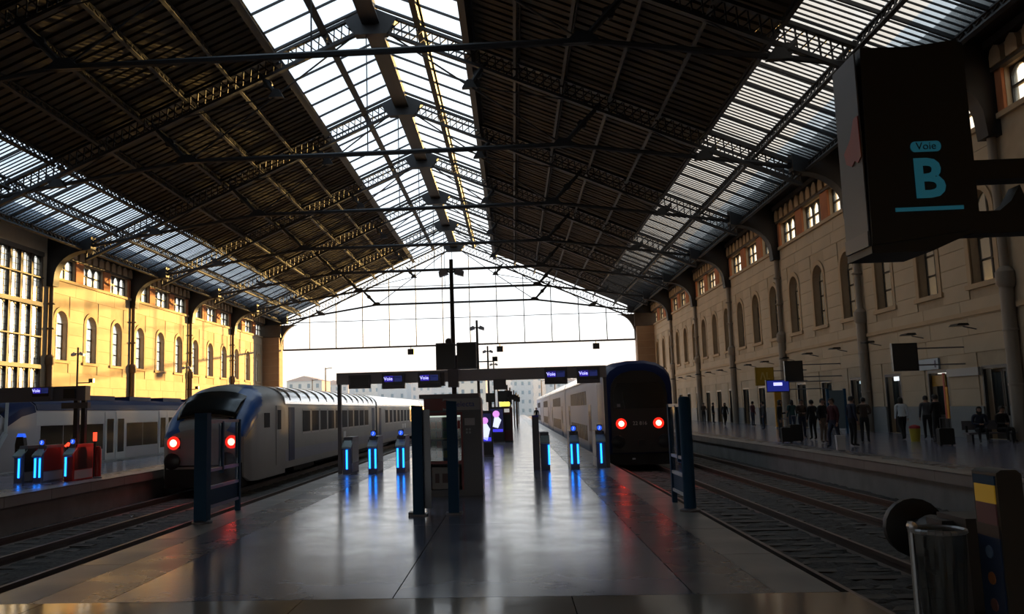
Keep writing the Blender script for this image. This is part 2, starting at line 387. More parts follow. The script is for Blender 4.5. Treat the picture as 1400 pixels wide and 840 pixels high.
def arched_window(parent_label, x, yc, s, gm, fm, idx):
    w = structure(empty('window_%d' % WN[0], (x, yc, 0)), parent_label); WN[0] += 1
    xin = s * .34
    # surround
    mb = MB(); a = arch_pts(AW, AZ0, AZ1, 12); b = arch_pts(AW + .56, AZ0 - .02, AZ1 + .28, 12); n = len(a)
    vs = [(-s * .07, p, q) for p, q in a] + [(-s * .07, p, q) for p, q in b] + [(s * .03, p, q) for p, q in a] + [(s * .03, p, q) for p, q in b]
    fs = []
    for i in range(n - 1):
        fs += [(i, i + 1, n + i + 1, n + i), (2 * n + i, 2 * n + i + 1, 3 * n + i + 1, 3 * n + i), (n + i, n + i + 1, 3 * n + i + 1, 3 * n + i), (i, i + 1, 2 * n + i + 1, 2 * n + i)]
    mb.add(vs, fs); mb.box(*sorted((-s * .14, s * .4)), -AW / 2 - .4, AW / 2 + .4, AZ0 - .2, AZ0)
    key = ('surr', s)
    if key not in _cache: _cache[key] = mb.mesh('surround', STONE2)
    put('surround', _cache[key], w)
    key = ('mull', s, fm.name)
    if key not in _cache:
        mb = MB(); xa, xb = sorted((xin, xin + s * .08))
        mb.box(xa, xb, -.05, .05, AZ0, AZ1)
        for z in (AZ0 + .05, AZ0 + .95, AZ0 + 1.85, AZ0 + 2.75): mb.box(xa, xb, -AW / 2, AW / 2, z - .04, z + .04)
        for sg in (-1, 1): mb.box(xa, xb, sg * AW / 2 - .06, sg * AW / 2 + .06, AZ0, AZ1 - AW / 2)
        _cache[key] = mb.mesh('frame', fm, smooth=False)
    f = put('frame', _cache[key], w)
    xa, xb = sorted((xin + s * .03, xin + s * .045))
    for j, (za, zb) in enumerate(((AZ0 + .05, AZ0 + .95), (AZ0 + .95, AZ0 + 1.85), (AZ0 + 1.85, AZ0 + 2.75))):
        for sg in (-1, 1):
            y0, y1 = sorted((sg * .05, sg * (AW / 2 - .05))); boxpart('pane', gm, w, xa, xb, y0, y1, za + .04, zb - .04)
    for sg in (-1, 1):
        key = ('toppane', s, sg, gm.name)
        if key not in _cache:
            r = AW / 2; zs = AZ1 - r
            pts = [(sg * .05, AZ0 + 2.79), (sg * r, AZ0 + 2.79), (sg * r, max(zs, AZ0 + 2.79))] + [(sg * r * math.cos(math.pi / 2 * i / 6), zs + r * math.sin(math.pi / 2 * i / 6)) for i in range(1, 6)] + [(sg * .05, AZ1)]
            _cache[key] = MB().prism(pts, 'x', xa, xb).mesh('pane', gm, smooth=False)
        put('pane', _cache[key], w)
    return w
def lancet_window(lab, x, yc, s, gm):
    w = structure(empty('window_%d' % WN[0], (x, yc, 0)), lab); WN[0] += 1
    xin = s * .24; lw = CW / 3
    key = ('lancf', s)
    if key not in _cache:
        mb = MB(); xa, xb = sorted((xin - s * .05, xin + s * .1))
        for i in range(4): mb.box(xa, xb, -CW / 2 + i * lw - .07, -CW / 2 + i * lw + .07, CZ0, CZ1)
        for z in (CZ0 + .04, CZ0 + .8, CZ1 - .04): mb.box(xa, xb, -CW / 2, CW / 2, z - .04, z + .04)
        for i in range(3):                       # pointed heads
            c = -CW / 2 + (i + .5) * lw
            for sg in (-1, 1): mb.prism([(c + sg * lw / 2, CZ1), (c, CZ1), (c + sg * lw * .28, CZ1 - .16), (c + sg * lw / 2, CZ1 - .45)], 'x', xa, xb)
        _cache[key] = mb.mesh('frame', FRAMEIRON, smooth=False)
    put('frame', _cache[key], w)
    xa, xb = sorted((xin + s * .02, xin + s * .035))
    for i in range(3):
        y0 = -CW / 2 + i * lw + .07
        for za, zb in ((CZ0 + .08, CZ0 + .76), (CZ0 + .84, CZ1 - .08)): boxpart('pane', gm, w, xa, xb, y0, y0 + lw - .14, za, zb)
    return w
def stone_blocks(wall, x, s, bays, holes_of, z_lo, z_hi, course, limit):
    """thin facing blocks, each proud of the wall body with open joints, stepping round the openings; past the limit joined"""
    xa, xb = sorted((x - s * .035, x + s * .05)); cnt = 0; rest = MB()
    for k in bays:
        y0 = Y0 + k * S + .32; y1 = Y0 + (k + 1) * S - .32; holes = holes_of(k)
        z = z_lo; row = 0
        while z < z_hi - .1:
            z2 = min(z + course, z_hi)
            segs = [(y0, y1)]
            for (yc, w, za, zb, ar) in holes:
                if zb + .3 > z + .02 and za - .22 < z2 - .02:
                    ww = w / 2 + .29; ns = []
                    for a, b in segs:
                        if yc + ww <= a or yc - ww >= b: ns.append((a, b)); continue
                        if yc - ww > a: ns.append((a, yc - ww))
                        if yc + ww < b: ns.append((yc + ww, b))
                    segs = ns
            for a, b in segs:
                n = max(1, round((b - a) / 3.2)); off = (.25 if row % 2 else -.25) if n > 1 else 0
                cuts = [a] + [a + (b - a) * i / n + off for i in range(1, n)] + [b]
                for p, q in zip(cuts, cuts[1:]):
                    if cnt < limit: boxpart('stone_block', STONE, wall, xa, xb, p + .012, q - .012, z + .013, z2 - .013); cnt += 1
                    else: rest.box(xa, xb, p + .012, q - .012, z + .013, z2 - .013)
            z = z2; row += 1
    if rest.v: rest.build('far_stone_blocks', STONE, wall, smooth=False)['kind'] = 'stuff'

def side_wall(s, name, label):
    x = X0 + s * HW; wall = structure(empty(name), label); TH = .45
    dooro = s > 0
    def holes_of(k):
        if s < 0 and k <= 1: return [(Y0 + k * S + S / 2, S - 1.6, 3.3, 13.6, False)]
        h = [(Y0 + k * S + o, AW, AZ0, AZ1, True) for o in WOFF]
        return h
    for k in range(-4, KEND):
        y = Y0 + k * S; vis = k >= -1; mb = MB(); big = s < 0 and -1 <= k <= 1
        if not vis: mb.box(*sorted((x, x + s * TH)), y, y + S, -.8, 15.3); mb.build('wall_body', MORTAR, wall, smooth=False); continue
        if big:
            face_with_holes(mb, y, y + S, -.8, 15.3, holes_of(k), x, TH, s)
        else:
            low = [(Y0 + k * S + o, 1.8, 0.0, 2.85, False) for o in WOFF] if dooro else []
            face_with_holes(mb, y, y + S, -.8, 4.9, low, x, TH, s)
            face_with_holes(mb, y, y + S, 4.9, 11.6, holes_of(k), x, TH, s)
            face_with_holes(mb, y, y + S, 11.6, 15.3, [(y + o + .15, CW, CZ0, CZ1, False) for o in WOFF], x, TH, s)
        mb.build('wall_body', MORTAR, wall, smooth=False)
        if big: continue
        # sill course, piers, frieze with corbel arches, cornice
        xa, xb = sorted((x - s * .16, x + s * .02)); boxpart('sill_course', STONE2, wall, xa, xb, y, y + S, 11.92, 12.12)
        edges = [y + .45] + [v for o in WOFF for v in (y + o + .15 - CW / 2, y + o + .15 + CW / 2)] + [y + S - .45]
        for a, b in zip(edges[0::2], edges[1::2]):
            if b - a > .3: xa, xb = sorted((x - s * .12, x + s * .02)); boxpart('red_pier', BRICK, wall, xa, xb, a + .02, b - .02, 12.12, 13.7)
        xa, xb = sorted((x - s * .22, x + s * .02)); boxpart('frieze_beam', IRON_W, wall, xa, xb, y + .4, y + S - .4, 13.7, 13.85)
        for i in range(12):
            yy = y + .9 + i * (S - 1.8) / 11
            key = ('corbel', s)
            if key not in _cache:
                m2 = MB(); m2.prism([(-.36, 0), (-.36, .4), (-.26, .62), (0, .74), (.26, .62), (.36, .4), (.36, 0)], 'x', *sorted((-s * .30, s * .02)))
                _cache[key] = m2.mesh('corbel', STONE2)
            put('corbel', _cache[key], wall, (x, yy, 13.85))
        xa, xb = sorted((x - s * .38, x + s * .02)); boxpart('cornice', IRON_W, wall, xa, xb, y, y + S, 14.62, 14.9)
        if s > 0: xa, xb = sorted((x - s * .12, x + s * .02)); boxpart('string_course', STONE2, wall, xa, xb, y + .3, y + S - .3, 4.88, 5.06)
        if s > 0:
            es = [y] + [v for o in WOFF for v in (y + o - .9, y + o + .9)] + [y + S]
            for a, b in zip(es[0::2], es[1::2]): xa, xb = sorted((x - s * .05, x + s * .02)); boxpart('dado_panel', DADO, wall, xa, xb, a + .01, b - .01, 0, 1.27)
    # downpipes / pilasters at the trusses
    for k in range(-1, KEND):
        y = Y0 + k * S
        mb = MB(); mb.tube((x - s * .22, y, 0), (x - s * .22, y, 6.0), .24, 12).tube((x - s * .2, y, 6.0), (x - s * .2, y, 11.4), .16, 12)
        mb.lathe([(.24, 5.6), (.34, 5.75), (.34, 6.2), (.17, 6.4)], (x - s * .2, y, 0), 12)
        for z in (2.0, 4.0, 8.2, 10.0): mb.lathe([(.19, z), (.27, z + .02), (.27, z + .1), (.19, z + .12)], (x - s * .21, y, 0), 12)
        mb.build('downpipe', mat('pipe_paint_l', (.16, .11, .07), .6) if s < 0 else mat('pipe_paint_r', (.26, .22, .18), .6), wall)
    if s > 0: stone_blocks(wall, x, s, range(0, KEND), lambda k: holes_of(k) + [(Y0 + k * S + o, 1.6, 0, 2.75, False) for o in WOFF], 1.27, 11.92, .71, 300)
    else: stone_blocks(wall, x, s, range(2, KEND), holes_of, .4, 11.92, .96, 300)
    return wall
wall_left = side_wall(-1, 'wall_left', 'sunlit yellow stone wall with tall arched windows')
wall_right = side_wall(1, 'wall_right', 'shaded grey-brown stone wall with arched windows and doors')
for s, nm, ks in ((-1, 'yellow sunlit', range(2, KEND)), (1, 'shaded', range(-1, KEND))):
    x = X0 + s * HW; i = 0
    for k in ks:
        for o in WOFF:
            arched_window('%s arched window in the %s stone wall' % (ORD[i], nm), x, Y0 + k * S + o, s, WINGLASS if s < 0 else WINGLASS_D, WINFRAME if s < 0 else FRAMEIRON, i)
            lancet_window('%s three-light clerestory window above the %s stone wall' % (ORD[i], nm), x, Y0 + k * S + o + .15, s, WINGLASS); i += 1
# the great gridded windows on the left, nearest bays
for k in (-1, 0, 1):
    y = Y0 + k * S + .8; w = structure(empty('window_%d' % WN[0], (XL, y, 0)), ['tall', 'tall', 'tall'][k + 1] + ' gridded iron window filling a whole wall bay, ' + ORD[1 - k] + ' to the stone wall'); WN[0] += 1
    n = 9; pw = (S - 1.6) / n
    mb = MB()
    for i in range(n + 1): mb.box(-.35, -.05, i * pw - .09, i * pw + .09, 3.3, 13.6)
    for z, h in ((3.4, .3), (5.5, .28), (7.6, .10), (9.9, .30), (11.8, .08), (13.5, .3)): mb.box(-.42, .05, 0, n * pw, z - h / 2, z + h / 2)
    mb.build('iron_grid', IRON_W, w, smooth=False)
    mb = MB()
    for i in range(n):
        for j in (1, 2): mb.box(-.26, -.2, i * pw + j * pw / 3 - .015, i * pw + j * pw / 3 + .015, 3.5, 13.4)
    for z in [3.55 + .42 * q for q in range(24)]: mb.box(-.26, -.2, 0, n * pw, z - .012, z + .012)
    for i in range(n):
        for (za, zb) in ((3.55, 5.36), (5.64, 9.75), (10.05, 13.35)):     # pointed heads
            for sg in (-1, 1):
                c = (i + .5) * pw; mb.prism([(c + sg * pw / 2, zb), (c, zb), (c + sg * pw * .3, zb - .2), (c + sg * pw / 2, zb - .55)], 'x', -.28, -.18)
    mb.build('glazing_bars', FRAMEIRON, w, smooth=False)
    for i in range(n):
        for (za, zb) in ((3.55, 5.36), (5.64, 7.55), (7.65, 9.75), (10.05, 11.76), (11.84, 13.35)):
            boxpart('pane', WINGLASS, w, -.24, -.225, i * pw + .09, (i + 1) * pw - .09, za, zb)

# end pillars carrying the gable truss
for s, lab in ((-1, 'brown stone pier at the open end beside the sunlit wall'), (1, 'brown stone pier at the open end behind the train')):
    x = X0 + s * HW; xa, xb = sorted((x, x - s * 2.3))
    p = structure(empty('trim_%d' % (1 if s < 0 else 2)), lab)
    for i in range(13):
        boxpart('pier_stone', mat('pier_stone', (.33, .22, .14), .85, 0, .3, .7), p, xa, xb, YEND - .9, YEND + .9, i * .95 - .4, i * .95 + .52)
    MB().box(xa + .05, xb - .05, YEND - .85, YEND + .85, -.8, 12.5).build('pier_core', MORTAR, p, smooth=False)
    pts = [(x - s * 2.3, 13.6), (x - s * 4.6, 13.6)] + [(x - s * (2.3 + 2.3 * (1 - math.sin(t))), 10.4 + 3.2 * (math.cos(t)) * 1.0) for t in [math.pi / 2 * i / 8 for i in range(1, 8)]] + [(x - s * 2.3, 10.4)]
    MB().prism(pts, 'y', YEND - .3, YEND + .3).build('spandrel', IRON_W, p)
    boxpart('pier_cap', IRON_W, p, xa - .2, xb + .2, YEND - 1.0, YEND + 1.0, 11.95, 13.6)

# gable glazing
g = structure(empty('window_%d' % WN[0], (0, YEND + .35, 0)), 'glazed gable screen of thin bars over the open end'); WN[0] += 1
nb = 13; xa, xb = -30.6, 16.1; bw = (xb - xa) / nb; ZTR = 10.3
def ztop(x): return zr(abs(x - X0)) - 1.25
MB().box(xa, xb, -.1, .1, ZTR - .11, ZTR + .11).build('transom', IRON_W, g, smooth=False)
MB().box(xa, xb, -.04, .04, 13.9, 13.98).box(xa + 9, xb - 9, -.04, .04, 18.3, 18.38).build('transom', IRON_W, g, smooth=False)
for i in range(nb + 1):
    x = xa + i * bw; boxpart('mullion', IRON_W, g, x - .05, x + .05, -.06, .06, ZTR, round(ztop(x), 2))
for i in range(nb):
    x0_, x1_ = xa + i * bw + .05, xa + (i + 1) * bw - .05
    pts = [(x0_, ZTR + .1), (x1_, ZTR + .1), (x1_, ztop(x1_))] + ([(X0, ztop(X0))] if x0_ < X0 < x1_ else []) + [(x0_, ztop(x0_))]
    MB().prism(pts, 'y', -.006, .006).build('pane', CLEARGLASS, g, smooth=False)
for px, lab in ((-13.4, 'left'), (-1.6, 'middle'), (11.0, 'right')):
    t = empty('camera_box', (px, YEND + .35, ZTR - .1)); tag(t, 'small dark box hanging under the %s of the gable transom' % lab, 'box', 'boxes hanging under the gable transom')
    MB().box(-.42, .42, -.3, .3, -1.0, -.25).build('housing', BLACK, t); MB().tube((0, 0, -.25), (0, 0, 0), .06, 8).build('stem', BLACK, t)

# unseen back wall behind the camera; opening added to brighten surfaces facing it
MB().box(XL - .8, -22, -22.8, -22, -.8, 25).box(8, XR + .8, -22.8, -22, -.8, 25).box(-22, 8, -22.8, -22, 3.0, 25).build('wall_back', MORTAR, smooth=False)['kind'] = 'structure'
#@@PART2
# ------------------------------------------------------------------ pixel helpers (directions only; distance comes from the ground or a known plane)
def ray(px, py): return _F + _R2 * (px - PPX) / F_PX + _U2 * (420 - py) / F_PX
def GR(px, py, z=0.0): v = ray(px, py); return CAM + v * ((z - CAM.z) / v.z)
def ATY(px, py, Y): v = ray(px, py); return CAM + v * (Y / v.y)

# ------------------------------------------------------------------ ground, platforms, tracks
GZ = -.92
MB().box(-400, 400, -200, 900, GZ - .3, GZ).build('floor', mat('yard_ground', (.17, .155, .14), .95, 0, .4, .4), smooth=False)['kind'] = 'structure'
YF = 7.83
def platform(x0, x1, y0, y1, label, slabs=None, edges=(True, True)):
    p = structure(empty('platform'), label)
    MB().box(x0 + .12, x1 - .12, y0, y1, GZ, -.03).build('platform_body', CONC, p, smooth=False)
    MB().box(x0, x1, y0, y1, -.02 - .01, -.012).build('joint_bed', mat('joint', (.05, .05, .05), .8), p, smooth=False)
    a, b = x0, x1
    n = 0
    for side, on in zip((-1, 1), edges):
        if not on: continue
        xe = x0 if side < 0 else x1
        y = y0
        while y < min(y1, 60):
            L = min(2.0, y1 - y); xa, xb = sorted((xe, xe - side * .55)); boxpart('coping_stone', FLOOR_E, p, xa, xb, y + .008, y + L - .008, -.26, 0); y += L
        if y < y1: boxpart('coping_stone', FLOOR_E, p, *sorted((xe, xe - side * .55)), y + .008, y1, -.26, 0)
        xa, xb = sorted((xe - side * .556, xe - side * 1.25)); boxpart('warning_strip', FLOOR_D, p, xa, xb, y0, y1, -.04, -.001)
        if side < 0: a = x0 + 1.256
        else: b = x1 - 1.256
    ys = slabs or [y0, y1]
    ys = [y for y in ys if y < y1] + [y1]
    cols = 2 if slabs else 1
    for ya, yb in zip(ys, ys[1:]):
        for c in range(cols):
            xa = a + (b - a) * c / cols; xb = a + (b - a) * (c + 1) / cols
            boxpart('slab', FLOOR, p, xa + .006, xb - .006, ya + .006, yb - .006, -.04, 0)
    return p
platform(PL, PR, YF, 240, 'long polished grey platform running straight ahead between the trains', [YF + 4.9 * i for i in range(9)])
platform(9.6, XR - .05, 6.6, 112, 'dark platform along the shaded stone wall where people stand', [6.6 + 8 * i for i in range(14)], (True, False))
platform(-17.1, -11.55, 9.0, 240, 'platform with red ticket barriers between the two left trains', [9 + 6 * i for i in range(8)])
platform(XL + .05, -23.9, 9.0, 112, 'platform in front of the sunlit yellow wall', None, (False, True))
c = structure(empty('floor_concourse'), 'shiny tan concourse paving at the near end of the tracks')
y = YF
for r in range(5):
    for i in range(14):
        xa = PR + .08 - (i + 1) * 2.4; xb = xa + 2.4
        boxpart('paving_slab', TILE, c, xa + .004, xb - .004, y - 2.4 + .004, y - .004, -.3, 0)
    y -= 2.4
for r in range(4):
    for i in range(7):
        xa = PR + .08 + i * 2.4; boxpart('paving_slab', TILE, c, xa + .004, xa + 2.396, 6.9 - (r + 1) * 2.4 + .004, 6.9 - r * 2.4 - .004, -.3, 0)
MB().box(PR + .08 - 34, PR + .08, -22, -4.15, GZ, 0).box(PR + .08, 19.6, -22, -2.7, GZ, 0).box(-31, PR + .04, -4.2, YF - .02, GZ, -.29).box(PR + .1, 19.5, -2.7, 6.88, GZ, -.29).build('concourse_base', CONC, c, smooth=False)

def track(xc, y0, y1, label, sl=True):
    t = empty('railway_track', (xc, y0, GZ)); tag(t, label, 'track')
    prof = [(-.07, 0), (.07, 0), (.07, .02), (.012, .05), (.012, .12), (.035, .135), (.035, .2), (-.035, .2), (-.035, .135), (-.012, .12), (-.012, .05), (-.07, .02)]
    for s in (-1, 1):
        key = ('rail', y1 - y0)
        if key not in _cache: _cache[key] = MB().prism(prof, 'y', 0, y1 - y0).mesh('rail', RAIL, smooth=False)
        put('rail', _cache[key], t, (s * .7525, 0, 0))
    if sl:
        for i in range(int(min(y1 - y0, 42) / .62)):
            boxpart('sleeper', SLEEP, t, -1.25, 1.25, .3 + i * .62, .55 + i * .62, -.02, .03 + .006 * (i % 2))
track(4.87, 8.2, 240, 'track under the dark-fronted train on the right')
track(7.95, 6.95, 240, 'empty track beside the platform where people stand')
track(-6.8, 9.0, 240, 'empty track directly left of the long platform')
track(-9.95, 9.0, 240, 'track under the blue-hooded train')
track(-18.95, 9.0, 240, 'track under the white and blue regional train', False)
track(-22.2, 9.0, 240, 'empty track in front of the sunlit wall platform', False)
def ballast(xa, xb, y0, y1, label):
    st = .16; nx = int((xb - xa) / st); ny = int((y1 - y0) / st); rnd = random.Random(3); vs = []; fs = []
    for j in range(ny + 1):
        for i in range(nx + 1):
            vs.append((xa + (xb - xa) * i / nx + rnd.uniform(-.05, .05) * (0 < i < nx), y0 + (y1 - y0) * j / ny + rnd.uniform(-.05, .05), GZ + .01 + rnd.uniform(-.008, .04)))
    fs = [(j * (nx + 1) + i, j * (nx + 1) + i + 1, (j + 1) * (nx + 1) + i + 1, (j + 1) * (nx + 1) + i) for j in range(ny) for i in range(nx)]
    o = MB().add(vs, fs).build('ballast', BALLAST, smooth=False); tag(o, label, 'ballast', kind='stuff')
ballast(PR - .1, 9.7, 6.9, 44, 'dark stone ballast between the rails on the right')
ballast(-11.65, PL + .1, 9.0, 44, 'dark stone ballast between the rails on the left')
# litter on the left tracks
LIT = mat('litter', (.45, .45, .43), .7)
for i, (px, py) in enumerate(((80, 700), (96, 698), (109, 692), (146, 683), (92, 725), (181, 708), (252, 695))):
    p = GR(px, py, GZ + .05); mb = MB(); r = random.Random(i)
    mb.add([(r.uniform(-.09, .09), r.uniform(-.09, .09), r.uniform(0, .08)) for _ in range(6)], [(0, 1, 2), (0, 2, 3), (0, 3, 4), (0, 4, 5), (1, 3, 5), (2, 4, 5)])
    tag(mb.build('litter', LIT, None, p, smooth=False), 'scrap of pale litter lying on the left ballast', 'litter', 'litter on the left tracks')

# ------------------------------------------------------------------ trains
def sec(xc, y, w, z0, z1, ah, p=.8, m=9):
    pts = [(xc - w, y, z0), (xc - w, y, z0 + (z1 - ah - z0) * .5)]
    for i in range(m + 1):
        t = math.pi * i / m; cx = math.cos(t); pts.append((xc - w * math.copysign(abs(cx) ** p, cx), y, z1 - ah + ah * abs(math.sin(t)) ** p))
    pts += [(xc + w, y, z0 + (z1 - ah - z0) * .5), (xc + w, y, z0)]
    return pts
TRAIN_SILVER = mat('train_silver', (.34, .335, .40), .6, .1, .15, .7)
TRAIN_ROOF = mat('train_roof', (.92, .92, .94), .14, .9, .2, .8)
TRAIN_GREY = mat('train_grey', (.33, .31, .29), .42, .2, .2, .8)
TRAIN_BLUE = mat('train_blue', (.03, .10, .32), .28)
TRAIN_DBLUE = mat('train_dark_blue', (.012, .022, .09), .45, spec=.2)
TGLASS = mat('train_window', (.030, .026, .034), .5, spec=.03)
UNDER = mat('underframe', (.02, .018, .017), .8)
WHITEP = mat('white_paint', (.75, .75, .76), .35)
def bogies(par, xc, y0, y1):
    for yy in (y0 + 3.6, y1 - 3.6):
        b = MB().box(xc - 1.1, xc + 1.1, yy - 1.6, yy + 1.6, -.55, -.3)
        for s in (-1, 1): b.box(xc + s * 1.12 - .12, xc + s * 1.12 + .12, yy - 1.7, yy + 1.7, -.5, -.28)
        bo = b.build('bogie', UNDER, par)
        for dy in (-1.2, 1.2):
            MB().tube((xc - .8, yy + dy, -.34), (xc - .68, yy + dy, -.34), .38, 16).tube((xc + .68, yy + dy, -.34), (xc + .8, yy + dy, -.34), .38, 16).tube((xc - .68, yy + dy, -.34), (xc + .68, yy + dy, -.34), .08, 8).build('wheelset', UNDER, bo)
    MB().box(xc - 1.0, xc + 1.0, y0 + 6.5, y1 - 6.5, -.5, -.02).build('equipment_box', UNDER, par)
def buffers(par, xc, y, z, dark=BLACK):
    for s in (-1, 1):
        MB().lathe([(.13, .35), (.13, .05), (.26, .02), (.26, -.03), (.2, -.06)], (xc + s * .88, y, z), 16, 'y').build('buffer', dark, par)

# right-hand train: double-deck, dark front
XT = 4.87
t = empty('train', (XT, 34.0, ZRAIL)); t.location = (0, 0, 0)
tag(t, 'dark-fronted double-deck train with two red tail lights at the right platform edge', 'train')
Y1 = 34.0
nose = MB().loft([sec(XT, Y1, 1.18, -.25, 3.12, 1.0), sec(XT, Y1 + .10, 1.32, -.45, 3.32, 1.0), sec(XT, Y1 + .5, 1.39, -.52, 3.45, 1.0), sec(XT, Y1 + 2.2, 1.40, -.52, 3.5, .95)])
nose.build('cab', TRAIN_DBLUE, t)
fr = [(XT + (p[0] - XT) * .93, p[2] * .96 + .04) for p in sec(XT, 0, 1.18, -.2, 3.12, 1.0)]
front = MB().prism(fr, 'y', Y1 - .04, Y1 + .02).build('front_panel', mat('front_black', (.014, .012, .012), .32), t)
ws = MB().prism([(XT - 1.0, 1.55), (XT + 1.0, 1.55), (XT + .98, 2.2), (XT + .8, 2.55), (XT - .8, 2.55), (XT - .98, 2.2)], 'y', Y1 - .06, Y1 - .035).build('windscreen', mat('screen_black', (.006, .006, .007), .18), t)
MB().bar((XT - .55, Y1 - .08, 1.56), (XT - .62, Y1 - .08, 2.2), .03).build('wiper', BLACK, t)
MB().box(XT - .85, XT - .72, Y1 - .065, Y1 - .03, 1.62, 1.74).build('sticker', mat('sticker', (.2, .2, .2), .5), t)
for s in (-1, 1):
    L = MB().lathe([(.001, -.05), (.07, -.045), (.11, -.01), (.11, .03)], (XT + s * .72, Y1 - .085, .97), 16, 'y').build('tail_light', REDL, t); L['label'] = 'glowing red tail light'
    MB().lathe([(.11, -.015), (.20, -.01), (.21, .03), (.11, .03)], (XT + s * .72, Y1 - .075, .97), 18, 'y').build('lens_ring', REDHALO, t)  # halo of the tail light, modelled as a glowing ring
    MB().lathe([(.20, -.02), (.235, -.02), (.24, .04), (.20, .04)], (XT + s * .72, Y1 - .03, .97), 16, 'y').build('light_bezel', BLACK, t)
text('22 816', .20, mat('number_grey', (.55, .53, .5), .6), t, (XT, Y1 - .055, .97), name='fleet_number')
MB().box(XT - 1.2, XT + 1.2, Y1 - .02, Y1 + .5, -.62, -.2).build('valance', UNDER, t)
buffers(t, XT, Y1 - .22, .28); MB().box(XT - .12, XT + .12, Y1 - .35, Y1, .12, .34).build('coupler', UNDER, t)
MB().box(XT - .35, XT - .23, Y1 - .03, Y1, -.42, -.36).build('placard', WHITEP, t)
y = Y1 + 2.2
for ci in range(4):
    Lc = 22.0 if ci == 0 else 24.2
    car = MB()
    car.cur = 0; car.loft([sec(XT, y, 1.40, -.52, 3.5, .95), sec(XT, y + Lc, 1.40, -.52, 3.5, .95)])
    cm = car.build('carriage', TRAIN_SILVER, t)
    MB().loft([[(XT + (p[0] - XT) * 1.004, p[1], p[2] + .012) for p in sec(XT, yy, 1.40, 2.85, 3.5, .6, .95)] for yy in (y + .05, y + Lc - .05)]).build('roof', TRAIN_ROOF, cm)
    bogies(cm, XT, y, y + Lc)
    for s in (-1, 1):
        xa, xb = sorted((XT + s * 1.395, XT + s * 1.412))
        for d in (.17, .83):
            yy = y + Lc * d; boxpart('door', TRAIN_DBLUE, cm, xa, xb, yy - .7, yy + .7, -.35, 1.75)
            boxpart('door_window', TGLASS, cm, *sorted((XT + s * 1.4, XT + s * 1.418)), yy - .5, yy - .08, .55, 1.45); boxpart('door_window', TGLASS, cm, *sorted((XT + s * 1.4, XT + s * 1.418)), yy + .08, yy + .5, .55, 1.45)
        for i in range(9):
            yy = y + Lc * (.24 + .52 * (i + .5) / 9)
            boxpart('window', TGLASS, cm, xa, xb, yy - .5, yy + .5, .05, .78); boxpart('window', TGLASS, cm, xa, xb, yy - .5, yy + .5, 1.75, 2.42)
    if ci: MB().box(XT - .8, XT + .8, y - .5, y, -.2, 3.0).build('gangway', UNDER, cm)
    y += Lc + .5

# left-hand train: driving trailer with blue hood
XB = -9.93; Y2 = 27.0
t = empty('train'); tag(t, 'silver train with a sloping blue-hooded cab and red tail lights, beside the left platform', 'train')
st = [(0, 1.16, .12, 1.28, .42), (.08, 1.30, -.25, 1.42, .45), (.55, 1.38, -.42, 1.92, .6), (1.25, 1.41, -.45, 2.42, .8), (2.0, 1.41, -.45, 2.70, .9), (3.0, 1.41, -.45, 2.80, .92), (4.6, 1.41, -.45, 2.80, .92)]
def fine(st, n=5):
    out = []
    for p, q in zip(st, st[1:]):
        out += [tuple(u * (1 - i / n) + v * i / n for u, v in zip(p, q)) for i in range(n)]
    return out + [st[-1]]
S3 = [sec(XB, Y2 + a, w, z0, z1, ah, .85, 27) for a, w, z0, z1, ah in st]
SF = [sec(XB, Y2 + a, w, z0, z1, ah, .85, 27) for a, w, z0, z1, ah in fine(st)]
def dense(q, m=8):
    o = []
    for k, (p, r) in enumerate(zip(q, q[1:])):
        mm = m if k in (0, 1, len(q) - 3, len(q) - 2) else 1
        o += [tuple(p[i] * (1 - j / mm) + r[i] * j / mm for i in range(3)) for j in range(mm)]
    return o + [q[-1]]
mb = MB(); mb.loft([dense(q) for q in SF]); n = len(S3[0])
mb.m = []
for f in mb.f:
    cx, cy, cz = (sum(mb.v[i][k] for i in f) / len(f) for k in range(3)); off = abs(cx - XB)
    sweep = (cy - Y2) < .42 + (cz - 1.1) * 1.45
    mb.m.append(1 if cz > 1.02 and sweep and off > .80 - max(0, cz - 2.2) * .5 else 0)
cab = mb.build('cab', [TRAIN_GREY, TRAIN_BLUE], t)
# windscreen: a curved patch lifted off the sloping nose
def blend(a, b, f): return [tuple(p[i] * (1 - f) + q[i] * f for i in range(3)) for p, q in zip(a, b)]
rows = [blend(S3[1], S3[2], .45), S3[2], blend(S3[2], S3[3], .5), blend(S3[3], S3[4], .10)]
js = range(9, n - 9); P_ = []
for r in rows: P_.append([Vector((XB + (r[j][0] - XB) * .98, r[j][1] - .03, r[j][2] + .045)) for j in js])
nj = len(list(js)); mb = MB()
mb.add([p for r in P_ for p in r], [(a * nj + b, a * nj + b + 1, (a + 1) * nj + b + 1, (a + 1) * nj + b) for a in range(len(P_) - 1) for b in range(nj - 1)])
w_ = mb.build('windscreen', mat('screen_black2', (.010, .011, .011), .2), t)
sm = w_.modifiers.new('t', 'SOLIDIFY'); sm.thickness = .03
rows = [blend(S3[3], S3[4], .2), S3[4], blend(S3[4], S3[5], .1)]; P_ = [[Vector((XB + (r[j][0] - XB) * .8, r[j][1] - .02, r[j][2] + .03)) for j in js] for r in rows]
mb = MB().add([p for r in P_ for p in r], [(a * nj + b, a * nj + b + 1, (a + 1) * nj + b + 1, (a + 1) * nj + b) for a in range(len(P_) - 1) for b in range(nj - 1)])
w_ = mb.build('brow_panel', TRAIN_GREY, t); w_.modifiers.new('t', 'SOLIDIFY').thickness = .02
MB().bar((XB + .1, Y2 + .30, 1.62), (XB - .3, Y2 + .62, 1.98), .035).build('wiper', BLACK, t)
